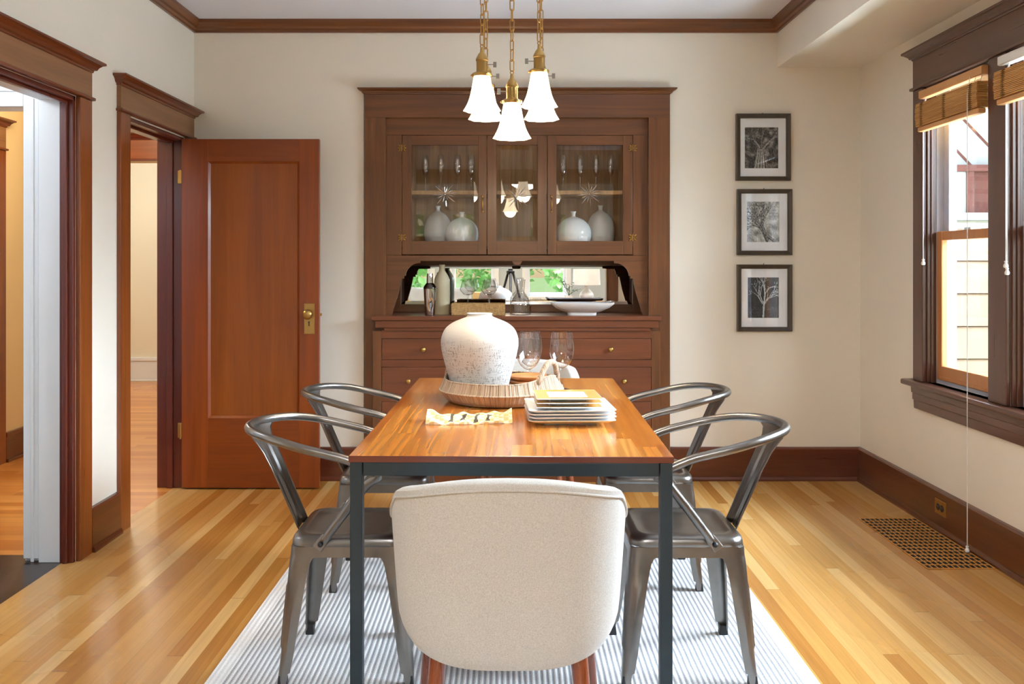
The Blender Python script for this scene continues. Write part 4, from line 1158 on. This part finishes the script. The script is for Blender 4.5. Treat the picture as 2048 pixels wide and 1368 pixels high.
# ================================================================== chandelier of five pendants
chand = thing('pendant_chandelier', 'brass ceiling light with five chain-hung bell glass shades over the table', 'chandelier', (.01, 3.34, ZC))
mb = MB(); mb.lathe([(.0005, -.055), (.03, -.052), (.05, -.04), (.155, -.022), (.165, -.008), (.165, 0), (.0005, 0)], 40, (.01, 3.34, ZC)); build('ceiling_plate', mb, M['brass_old'], chand, smooth=True, auto=40)
def oct_wob(a, z):
    f = max(0, min(1, (-z - .05) / .075)); return 1 + f * .045 * math.cos(8 * a)
pend = [(1024, 277, 3.20, PI), (1078.5, 214, 3.30, PI), (1083, 239, 3.47, 0), (964, 222, 3.26, 0), (971.5, 239, 3.50, 0)]
lights = []
for px, pyb, Y, keyside in pend:
    x = wx(px, Y); zb = wz(pyb, Y); zt = zb + .126; c = (x, Y, zt)
    mb = MB(); prof = smoothp([(.0285, .004), (.0300, -.004), (.0330, -.022), (.0385, -.052), (.0450, -.082), (.0540, -.106), (.0650, -.126)], 4)
    inner = [(r_ - .003, z) for r_, z in reversed(prof)]
    mb.lathe(prof + inner, 48, c, wob=oct_wob); sh = build('shade', mb, M['shade'], chand, smooth=True, auto=50)
    mb = MB(); mb.sphere((x, Y, zt - .055), .021, 16, 10, 1.25); build('bulb', mb, M['bulb'], sh, smooth=True)
    mb = MB(); mb.lathe([(.0335, -.004), (.036, .000), (.036, .006), (.030, .010), (.0215, .012), (.0200, .020), (.0205, .052), (.0225, .054), (.0225, .058), (.0195, .066), (.0135, .078), (.0075, .084), (.0060, .100), (.0035, .102), (.0005, .102)], 32, c)
    for a in (0, 2.1, 4.2): mb.sphere((x + .0375 * math.cos(a + 1), Y + .0375 * math.sin(a + 1), zt + .002), .004, 8, 6)
    so = build('socket', mb, M['brass'], chand, smooth=True, auto=40)
    s = 1 if keyside == 0 else -1
    mb = MB(); mb.tube([(x + s * .02, Y, zt + .040), (x + s * .040, Y, zt + .040)], .0022, 8); mb.box(x + s * .040, Y - .002, zt + .030, x + s * .052, Y + .002, zt + .050); build('switch_key', mb, M['steel_key'], so, bevel=.001)
    # chain
    mb = MB(); z = zt + .098; i = 0; ztop_ = ZC - .03; tx, ty = .01 + (x - .01) * .95, 3.34 + (Y - 3.34) * .95
    z0 = z
    ring = [(.006 * math.cos(a), .006 * math.sin(a)) for a in [2 * PI * q / 16 for q in range(16)]]
    mb.tube([(x + p[0], Y, zt + .106 + p[1]) for p in ring], .0019, 6, closed=True)
    z += .012
    while z < ztop_:
        t = (z - z0) / (ztop_ - z0); cxp, cyp = x + (tx - x) * t, Y + (ty - Y) * t
        Ln = .041; hw = .0075; pts = []
        for q in range(20):
            a = 2 * PI * q / 20; u = hw * math.cos(a); w = (Ln / 2 - hw) * (1 if math.sin(a) >= 0 else -1) + hw * math.sin(a)
            ang = (i % 2) * PI / 2 + .5 + .25 * math.sin(i)
            pts.append((cxp + u * math.cos(ang), cyp + u * math.sin(ang), z + Ln / 2 + w))
        mb.tube(pts, .0021, 6, closed=True); z += Ln - .0055; i += 1
    build('chain', mb, M['brass_old'], chand, smooth=True)
    lights.append((x, Y, zb + .004))

# ================================================================== framed prints
def tree_tone(idx, nx, ny):
    """grey picture of an old tree: 1 gnarled trunk, 2 pale twisted roots, 3 dead tree against dark sky"""
    rng = random.Random(20 + idx); segs = []
    def grow(x, y, a, l, w, d):
        if d == 0 or l < .02: return
        x2, y2 = x + math.cos(a) * l, y + math.sin(a) * l; segs.append((x, y, x2, y2, w, rng.uniform(-.12, .12)))
        for _ in range(2 if d < 5 else 3): grow(x2, y2, a + rng.uniform(-.75, .75), l * rng.uniform(.62, .85), w * .62, d - 1)
    if idx == 0:
        for k in range(5): segs.append((.30 + .09 * k, .0, .42 + .035 * k, .55, .055, rng.uniform(-.1, .15)))
        grow(.44, .5, 2.3, .26, .07, 5); grow(.56, .5, .75, .28, .07, 5); grow(.5, .5, 1.6, .2, .05, 4)
    elif idx == 1:
        grow(.62, .05, 2.0, .32, .11, 6); grow(.85, .02, 2.6, .34, .09, 5); grow(.4, .35, 1.0, .25, .06, 5); grow(.5, .5, 2.4, .2, .05, 5)
    else:
        grow(.50, .02, 1.5, .30, .050, 6); grow(.52, .30, 1.45, .30, .045, 5); grow(.47, .35, 2.2, .22, .025, 4); grow(.55, .38, .7, .20, .02, 4)
    out = []
    for j in range(ny):
        for i in range(nx):
            u, v = (i + .5) / nx, (j + .5) / ny
            n1 = mnoise.noise(Vector((u * 7 + idx * 9, v * 7, 0))); n2 = mnoise.noise(Vector((u * 26, v * 26 + idx * 5, 3)))
            if idx == 0: t = .12 + .5 * max(0, n1 + .15) * (1 if v > .3 else .6) + .22 * n2
            elif idx == 1: t = .62 + .35 * n1 + .22 * n2
            else: t = .10 + .05 * n1 + .04 * n2 + (.10 * max(0, n2 + .3) if v < .28 else 0)
            for x1, y1, x2, y2, w, sh in segs:
                dx, dy = x2 - x1, y2 - y1; q = max(0, min(1, ((u - x1) * dx + (v - y1) * dy) / (dx * dx + dy * dy + 1e-9)))
                d = math.hypot(u - x1 - q * dx, (v - y1 - q * dy) * 1.2)
                if d < w * .55:
                    e = d / (w * .55); side = ((u - x1) * dy - (v - y1) * dx)
                    if idx == 0: t = .16 + sh + .30 * (1 - e) + .25 * n2 + (.12 if side > 0 else -.04)
                    elif idx == 1: t = .26 + sh + .5 * n2 * .6 + (.35 if side > 0 else 0) * (1 - e)
                    else: t = .5 + sh + .28 * (1 - e) + .2 * n2
            out.append(max(.01, min(.95, t)) ** 1.6)
    return out
frames = [(1473, 1582, 227, 361, (1491, 1558, 254, 336), 'top of three framed tree photographs, gnarled dark trunk, right of the cabinet'),
          (1475, 1585, 378, 510, (1495, 1560, 403, 484), 'middle of three framed tree photographs, pale twisted trunk and roots'),
          (1475, 1585, 529, 663, (1497, 1559, 555, 636), 'bottom of three framed tree photographs, bare white tree on dark ground')]
for idx, (a, b, t, d, pr, lab) in enumerate(frames):
    Yp = YB - .030; x0, x1, z0, z1 = wx(a, Yp), wx(b, Yp), wz(d, Yp), wz(t, Yp); w = .026
    root = thing('picture_frame', lab, 'picture', ((x0 + x1) / 2, YB, z0), 'framed tree photographs')
    mb = MB()
    prof = [(0, YB - .002), (0, Yp), (.004, Yp - .002), (w - .004, Yp + .004), (w, Yp + .010), (w, YB - .002)]
    rings = [[(x, y, z) for (ins, y) in prof for (x, z) in [(xx + sx * ins, zc + sz * ins)]] for xx, zc, sx, sz in ((x0, z0, 1, 1), (x1, z0, -1, 1), (x1, z1, -1, -1), (x0, z1, 1, -1))]
    mb.loft(rings + [rings[0]], False, False); build('frame', mb, M['frame'], root, bevel=.001)
    mb = MB(); mb.box(x0 + w - .003, YB - .014, z0 + w - .003, x1 - w + .003, YB - .004, z1 - w + .003); build('mat', mb, M['mat'], root)
    p0, p1, q0, q1 = wx(pr[0], Yp), wx(pr[1], Yp), wz(pr[3], Yp), wz(pr[2], Yp); nx, ny = 64, 76
    mb = MB(); vs = [(p0 + (p1 - p0) * i / nx, YB - .0146, q0 + (q1 - q0) * j / ny) for j in range(ny + 1) for i in range(nx + 1)]
    mb.add(vs, [(j * (nx + 1) + i, j * (nx + 1) + i + 1, (j + 1) * (nx + 1) + i + 1, (j + 1) * (nx + 1) + i) for j in range(ny) for i in range(nx)])
    po = build('photograph', mb, M['print'], root); tones = tree_tone(idx, nx, ny)
    at = po.data.color_attributes.new('tone', 'FLOAT_COLOR', 'CORNER'); k = 0
    tintc = ((1, 1, .98), (.95, 1, .98), (.86, .96, 1.0))[idx]
    for pi_, p in enumerate(po.data.polygons):
        for li in p.loop_indices: at.data[li].color = (tones[pi_] * tintc[0], tones[pi_] * tintc[1], tones[pi_] * tintc[2], 1)
    mb = MB(); mb.box(x0 + w - .002, YB - .0205, z0 + w - .002, x1 - w + .002, YB - .0190, z1 - w + .002); build('glass', mb, M['picglass'], root)
    mb = MB(); mb.tube([((x0 + x1) / 2 - .001, YB - .001, z1 + .002), ((x0 + x1) / 2, YB - .010, z1 + .006)], .0022, 8); build('nail', mb, M['black'], root)

# ================================================================== living room behind the camera (seen in the mirror and the panes)
LW = [(-1.98, -1.32), (-.95, -.25), (.30, .96)]
struct('wall_living_back', wall_mesh('y', -3.75, -3.6, -2.95, 3.35, 0, 2.9, [(a, b, .75, 2.15) for a, b in LW]), paint('pale blue grey living room paint', (178, 188, 194), .6))
struct('wall_living_left', wall_mesh('x', -2.95, -2.8, -3.6, YF - .15, 0, 2.9, [(-2.6, -1.0, .7, 2.2)]), M['wall'])
struct('wall_living_right', wall_mesh('x', 3.2, 3.35, -3.6, YF - .15, 0, 2.9, [(-2.6, -.8, .7, 2.2)]), M['wall'])
mb = MB(); mb.box(-2.95, -3.75, 2.66, 3.35, YF - .1, 2.76); struct('ceiling_living', mb, M['ceiling'])
r = surround('trim_11', 'B', YF - .15, OPN[0], OPN[1], OPN[3], mv='wood_v', mh='wood_x', mc='wood_x')
mb = MB(); mb.box(OPN[0], YF - .15, 0, OPN[0] + .02, YF, 2.2); mb.box(OPN[1] - .02, YF - .15, 0, OPN[1], YF, 2.2); mb.box(OPN[0], YF - .15, 2.18, OPN[1], YF, 2.2); build('jamb', mb, M['wood_v'], r)
mb = MB()
for a, b in ((OPN[0] - .115, OPN[0]), (OPN[1], OPN[1] + .115)): mb.box(a, YF, 0, b, YF + .021, 2.2)
mb.box(OPN[0] - .115, YF, 2.2, OPN[1] + .115, YF + .021, 2.33); build('dining_side_casing', mb, M['wood_v'], r)
for i, (a, b) in enumerate(LW):
    root = thing('window_%d' % (i + 4), None, None, ((a + b) / 2, -3.6, .75), kind='structure')
    mb = MB(); w = .05
    mb.box(a, -3.70, .75, a + w, -3.64, 2.15); mb.box(b - w, -3.70, .75, b, -3.64, 2.15); mb.box(a + w, -3.70, .75, b - w, -3.64, .81); mb.box(a + w, -3.70, 2.09, b - w, -3.64, 2.15); mb.box(a + w, -3.69, 1.42, b - w, -3.65, 1.47)
    mb.box(a - .08, -3.6, .70, a, -3.58, 2.2); mb.box(b, -3.6, .70, b + .08, -3.58, 2.2); mb.box(a - .08, -3.6, 2.15, b + .08, -3.58, 2.25); mb.box(a - .1, -3.6, .70, b + .1, -3.55, .75)
    fr = build('frame', mb, M['white_paint'], root, bevel=.003)
    mb = MB(); mb.box(a + w, -3.672, .81, b - w, -3.668, 2.09); build('pane', mb, M['winglass'], fr)

sofa = thing('sofa', 'tan sofa below the living room windows, seen in the cabinet mirror', 'sofa', (-1.25, -2.2, 0))
mb = MB(); mb.loft([rsq(1.0, .08, .10, 5, .42, (-1.25, -2.25)), rsq(1.02, .1, .14, 5, .44, (-1.25, -2.25)), rsq(1.02, .1, .42, 5, .44, (-1.25, -2.25)), rsq(.98, .1, .45, 5, .40, (-1.25, -2.25))]); build('base', mb, M['sofa'], sofa, smooth=True, auto=50)
mb = MB(); mb.loft([rsq(1.02, .08, .42, 5, .12, (-1.25, -2.62)), rsq(1.03, .1, .80, 5, .12, (-1.25, -2.66)), rsq(1.0, .1, .85, 5, .09, (-1.25, -2.67))]); build('backrest', mb, M['sofa'], sofa, smooth=True, auto=50)
for sx in (-1, 1):
    mb = MB(); mb.loft([rsq(.10, .06, .42, 5, .40, (-1.25 + sx * .93, -2.22)), rsq(.11, .08, .60, 5, .41, (-1.25 + sx * .93, -2.22)), rsq(.08, .06, .65, 5, .38, (-1.25 + sx * .93, -2.22))]); build('armrest', mb, M['sofa'], sofa, smooth=True, auto=50)
for sx in (-.9, .9):
    for sy in (-.3, .3):
        mb = MB(); mb.tube([(-1.25 + sx, -2.25 + sy, .11), (-1.25 + sx, -2.25 + sy, 0)], [.025, .018], 12); build('leg', mb, M['wood_v'], sofa)
def cushion(x, y, z, rz, lab, mat):
    mb = MB(); n = 14
    g1, g2 = [], []
    for i in range(n + 1):
        for j in range(n + 1):
            u, v = -1 + 2 * i / n, -1 + 2 * j / n; e = (1 - u ** 4) * (1 - v ** 4); s = .23 * (1 - .08 * (1 - abs(u * v)))
            g1.append((u * s, .075 * e ** .6, v * s)); g2.append((u * s, -.075 * e ** .6, v * s))
    fs = [(i * (n + 1) + j, i * (n + 1) + j + 1, (i + 1) * (n + 1) + j + 1, (i + 1) * (n + 1) + j) for i in range(n) for j in range(n)]
    mb.add(g1, fs); mb.add(g2, [f[::-1] for f in fs])
    o = build('cushion', mb, mat, None, (0, 0, 0), smooth=True); o.location = (x, y, z); o.rotation_euler = (.25, .0, rz); tag(o, lab, 'cushion', 'cushions on the sofa')
cushion(-1.84, -2.28, .72, .1, 'grey cushion at the left end of the tan sofa, seen in the mirror', M['cushion'])
cushion(-1.32, -2.28, .72, -.1, 'grey cushion on the middle of the tan sofa, seen in the mirror', M['cushion'])
cushion(-.78, -2.28, .72, .05, 'grey cushion nearest the tripod on the tan sofa, seen in the mirror', M['cushion'])

st = thing('side_table', 'round wooden side table under the white lamp, seen in the mirror', 'side table', (1.10, -1.5, 0))
mb = MB(); mb.lathe([(.0005, .72), (.30, .72), (.31, .73), (.31, .745), (.30, .75), (.0005, .75)], 40, (1.10, -1.5, 0)); build('top', mb, M['wood_x'], st, smooth=True, auto=40)
for k in range(3):
    a = 2 * PI * k / 3; mb = MB(); mb.tube([(1.10 + .16 * math.cos(a), -1.5 + .16 * math.sin(a), .72), (1.10 + .25 * math.cos(a), -1.5 + .25 * math.sin(a), 0)], [.02, .014], 12); build('leg', mb, M['wood_v'], st, smooth=True)
tl = thing('table_lamp', 'white ceramic lamp with drum shade, seen in the mirror', 'lamp', (1.12, -1.5, .751))
mb = MB(); mb.lathe(smoothp([(.0005, 0), (.06, .0), (.085, .03), (.105, .08), (.09, .13), (.045, .18), (.022, .22), (.02, .25)], 4), 32, (1.12, -1.5, .751)); build('base', mb, M['ceramic'], tl, smooth=True)
mb = MB(); mb.lathe([(.20, .24), (.19, .50), (.187, .50), (.197, .24)], 40, (1.12, -1.5, .751)); build('lamp_shade', mb, M['lamp_white'], tl, smooth=True, auto=40)
pt = thing('potted_plant', 'leafy green plant in a pot beside the white lamp, seen in the mirror', 'plant', (.86, -1.42, .751))
mb = MB(); mb.lathe([(.0005, 0), (.05, 0), (.062, .09), (.058, .09), (.0005, .08)], 24, (.86, -1.42, .751)); build('pot', mb, M['ceramic'], pt, smooth=True, auto=40)
rng = random.Random(11); lf = MB(); sm = MB()
for k in range(16):
    a = rng.uniform(0, 2 * PI); l = rng.uniform(.12, .26); tilt = rng.uniform(.2, 1.1)
    p0 = Vector((.86, -1.42, .84)); p1 = p0 + Vector((math.cos(a) * math.sin(tilt), math.sin(a) * math.sin(tilt), math.cos(tilt))) * l
    sm.tube([p0, p0.lerp(p1, .5) + Vector((0, 0, .02)), p1], .0025, 5)
    for q in range(5):
        c = p0.lerp(p1, .35 + .16 * q) + Vector((0, 0, .015)); b = rng.uniform(0, 2 * PI)
        d = Vector((math.cos(b), math.sin(b), rng.uniform(-.3, .5))).normalized() * rng.uniform(.04, .07); e = d.cross(Vector((0, 0, 1))).normalized() * .018
        lf.mat(rng.choice((0, 1))); lf.add([c, c + d * .5 + e, c + d, c + d * .5 - e], [(0, 1, 2, 3)])
build('stems', sm, M['leaf'], pt); build('leaves', lf, [M['leaf'], M['leaf_blue']], pt)
tp = thing('camera_tripod', 'black camera tripod, seen in the cabinet mirror', 'tripod', (.02, -.20, 0))
mb = MB(); mb.lathe([(.0005, 1.16), (.05, 1.16), (.055, 1.2), (.03, 1.21), (.03, 1.235), (.0005, 1.235)], 20, (.02, -.20, 0)); build('head', mb, M['black'], tp, smooth=True, auto=40)
for k in range(3):
    a = 2 * PI * k / 3 + PI / 2; mb = MB(); mb.tube([(.02 + .04 * math.cos(a), -.2 + .04 * math.sin(a), 1.17), (.02 + .25 * math.cos(a), -.2 + .25 * math.sin(a), .5), (.02 + .40 * math.cos(a), -.2 + .40 * math.sin(a), .0)], [.016, .014, .010], 10); build('leg', mb, M['black'], tp, smooth=True)

# ================================================================== outdoors
mb = MB(); mb.box(-60, -90, -.35, 60, 60, -.30); struct('ground', mb, M['lawn'])
mb = MB(); mb.box(-5.4, -3.9, 2.92, 3.55, 10.4, 3.0); struct('sunblock_roof', mb, M['sunblock_roof'])  # unseen slab added over all rooms to keep the sun from leaking in
nb = thing('house_wing', 'pale shingled wing with a red-trimmed window outside the right window', 'house', (3.6, 6.3, -.3))
Yn = 6.2; mb = MB()
for k in range(10):
    z1 = wz(458, Yn) - k * .222; x0, x1 = 2.33, 4.6
    if z1 < -.3: break
    mb.add([(x0, Yn + .004, z1), (x1, Yn + .004, z1), (x1, Yn - .016, z1 - .215), (x0, Yn - .016, z1 - .215), (x0, Yn + .05, z1), (x1, Yn + .05, z1), (x1, Yn + .05, z1 - .215), (x0, Yn + .05, z1 - .215)],
           [(0, 1, 2, 3), (3, 2, 6, 7), (4, 5, 1, 0)])
    x = x0
    rr = random.Random(k)
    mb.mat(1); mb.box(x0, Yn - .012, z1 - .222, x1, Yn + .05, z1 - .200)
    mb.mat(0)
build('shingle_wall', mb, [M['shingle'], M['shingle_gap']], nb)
mb = MB(); mb.box(2.33, Yn - .03, wz(458, Yn), 4.6, Yn + .05, wz(446, Yn)); mb.box(2.33, Yn - .05, wz(441, Yn), 4.6, Yn + .05, wz(426, Yn)); build('sill', mb, M['ext_white'], nb, bevel=.004)
mb = MB(); za, zb_ = wz(426, Yn), wz(330, Yn)
mb.box(2.33, Yn + .05, za, 4.6, Yn + .1, zb_); mb.box(2.33, Yn - .02, wz(343, Yn), 4.6, Yn + .05, zb_); mb.box(wx(1935, Yn), Yn, za, wx(1949, Yn), Yn + .05, zb_); mb.box(2.33, Yn, za, wx(1914, Yn), Yn + .05, zb_)
wf = build('window_surround', mb, M['ext_red'], nb, bevel=.003)
mb = MB(); mb.box(wx(1914, Yn), Yn + .02, za, wx(1935, Yn), Yn + .03, wz(343, Yn)); build('window_blind', mb, M['ext_white'], wf)
mb = MB(); mb.box(2.33, Yn + .06, wz(330, Yn), 4.6, Yn + .12, 3.6); gb_ = build('gable', mb, M['ext_white'], nb)
mb = MB()
for k in range(9):
    xs = 2.2 + k * .25; a = Vector((xs, Yn + .056, 3.0)); b = a + Vector((1.0, 0, -1.05)); e = Vector((.006, 0, .006))
    mb.add([a - e, b - e, b + e, a + e, a - e + Vector((0, .01, 0)), b - e + Vector((0, .01, 0)), b + e + Vector((0, .01, 0)), a + e + Vector((0, .01, 0))], [(0, 1, 2, 3), (0, 4, 5, 1), (2, 6, 7, 3)])
build('gable_batten', mb, M['ext_red'], gb_)

def shrub(x, y, h, r_, lab, seed):
    root = thing('leafy_tree', lab, 'tree', (x, y, -.3), 'garden trees behind the living room')
    rng = random.Random(seed)
    mb = MB(); mb.tube([(x, y, -.3), (x + .05, y, h * .4), (x, y, h * .75)], [.09, .06, .03], 10); build('trunk', mb, M['wood_v'], root, smooth=True)
    mb = MB()
    for k in range(1400):
        d = Vector((rng.gauss(0, 1), rng.gauss(0, 1), rng.gauss(0, 1))).normalized() * r_ * rng.uniform(.55, 1.0) ** .5
        c = Vector((x, y, h * .62)) + Vector((d.x, d.y, d.z * h * .5 / r_))
        e1 = Vector((rng.gauss(0, 1), rng.gauss(0, 1), rng.gauss(0, 1))).normalized() * .13; e2 = e1.cross(Vector((rng.gauss(0, 1), rng.gauss(0, 1), rng.gauss(0, 1)))).normalized() * .07
        mb.add([c - e1, c + e2, c + e1, c - e2], [(0, 1, 2, 3)])
    build('foliage', mb, M['leaf_bright'], root)
def mk_leaf():
    t = NT('bright garden leaves'); n = t.noise(t.coord(), 3, 2)
    col = t.ramp(n, [(.3, lin((120, 172, 96))), (.7, lin((190, 214, 160)))])
    d = t.n('BsdfDiffuse'); tr = t.n('BsdfTranslucent'); m = t.n('MixShader'); m.inputs[0].default_value = .5
    t.l(col, d.inputs[0]); t.l(col, tr.inputs[0]); t.l(d.outputs[0], m.inputs[1]); t.l(tr.outputs[0], m.inputs[2]); t.l(m.outputs[0], t.out.inputs[0]); return t.m
M['leaf_bright'] = mk_leaf()
shrub(-2.6, -7.6, 3.4, 1.25, 'leafy garden tree reflected at the left end of the cabinet mirror', 1)
shrub(-.25, -9.4, 3.8, 1.35, 'leafy garden tree reflected behind the stem glasses in the cabinet mirror', 2)
shrub(1.75, -7.0, 2.9, 1.2, 'leafy garden tree reflected right of the carafe in the cabinet mirror', 3)

# ================================================================== light
def area(name, loc, target, sx, sy, power, color, spread=180):
    l = bpy.data.lights.new(name, 'AREA'); l.shape = 'RECTANGLE'; l.size = sx; l.size_y = sy; l.energy = power; l.color = color; l.spread = math.radians(spread)
    o = bpy.data.objects.new(name, l); COL.objects.link(o); o.location = loc
    o.rotation_euler = (Vector(target) - Vector(loc)).to_track_quat('-Z', 'Y').to_euler(); return o
def point(name, loc, power, color, rad=.05):
    l = bpy.data.lights.new(name, 'POINT'); l.energy = power; l.color = color; l.shadow_soft_size = rad
    o = bpy.data.objects.new(name, l); COL.objects.link(o); o.location = loc; return o
for i, p in enumerate(lights): point('pendant_light', p, 2.4, (1, .80, .56), .05)
DAY = (.82, .91, 1.0)
area('fill_right_windows', (4.4, 3.4, 2.75), (.0, 3.5, .9), 2.8, 1.8, 330, (.70, .85, 1.0), 105)  # added area lamp standing in for sky light at the right windows
area('fill_ground_bounce', (3.9, 3.5, .0), (1.7, 3.5, 2.4), 2.4, 1.4, 150, (.74, .87, 1.0), 110)  # added low area lamp imitating light thrown up by the ground
area('fill_living_back', (-.5, -5.2, 3.3), (-.5, -2.4, .9), 4.5, 2.0, 1100, DAY)  # added area lamp boosting the sky outside the back windows
area('fill_living_left', (-4.6, -1.8, 2.8), (-1.2, -1.0, .9), 2.4, 1.8, 110, DAY)  # added area lamp brightening the living room from its left side
area('fill_living_right', (5.0, -1.7, 2.8), (1.5, -1.0, .9), 2.6, 1.8, 120, DAY)  # added area lamp brightening the living room from its right side
point('fill_living_room', (.2, -.15, 2.45), 62, (.97, .98, 1.0), .25)  # added fill lamp near the wide opening, no fixture modelled
point('fill_hall', (-2.7, 5.2, 2.4), 17, (1, .80, .52), .12)  # unseen lamp added to brighten the hall
point('fill_far_room', (-3.8, 8.4, 2.3), 29, (1, .96, .88), .15)  # unseen lamp added so the far room is lit
point('fill_vestibule', (-2.6, 3.2, 2.2), 9.5, (.86, .93, 1), .12)  # unseen cool lamp added to lift the white vestibule
sun = bpy.data.lights.new('sun', 'SUN'); sun.energy = 2.3; sun.angle = .02; sun.color = (1, .97, .92)
so_ = bpy.data.objects.new('sun', sun); COL.objects.link(so_); so_.rotation_euler = Vector((.08, .62, -.75)).to_track_quat('-Z', 'Y').to_euler()
W = bpy.data.worlds.new('sky'); S.world = W; W.use_nodes = True
wt = W.node_tree; wt.nodes.clear()
wo = wt.nodes.new('ShaderNodeOutputWorld'); bg = wt.nodes.new('ShaderNodeBackground'); sk = wt.nodes.new('ShaderNodeTexSky')
sk.sky_type = 'NISHITA'; sk.sun_disc = False; sk.sun_elevation = math.radians(48); sk.sun_rotation = math.radians(200); sk.air_density = 1.2; sk.dust_density = 2.0
wt.links.new(sk.outputs[0], bg.inputs[0]); bg.inputs[1].default_value = .10; wt.links.new(bg.outputs[0], wo.inputs[0])

cam = bpy.data.cameras.new('camera'); co = bpy.data.objects.new('camera', cam); COL.objects.link(co)
cam.sensor_width = 36; cam.sensor_fit = 'HORIZONTAL'; cam.lens = 36 * F / 2048
cam.shift_x = (1024 - VX) / 2048; cam.shift_y = (VY - 684) / 2048
cam.clip_start = .02; cam.clip_end = 200
co.location = (0, 0, CH); co.rotation_euler = (PI / 2, 0, 0)
S.camera = co
S.view_settings.view_transform = 'Standard'; S.view_settings.look = 'None'; S.view_settings.gamma = 1; S.view_settings.use_curve_mapping = False
S.view_settings.exposure = 1.16
S.cycles.caustics_reflective = False; S.cycles.caustics_refractive = False; S.cycles.max_bounces = 10; S.cycles.transparent_max_bounces = 24; S.cycles.sample_clamp_indirect = 6
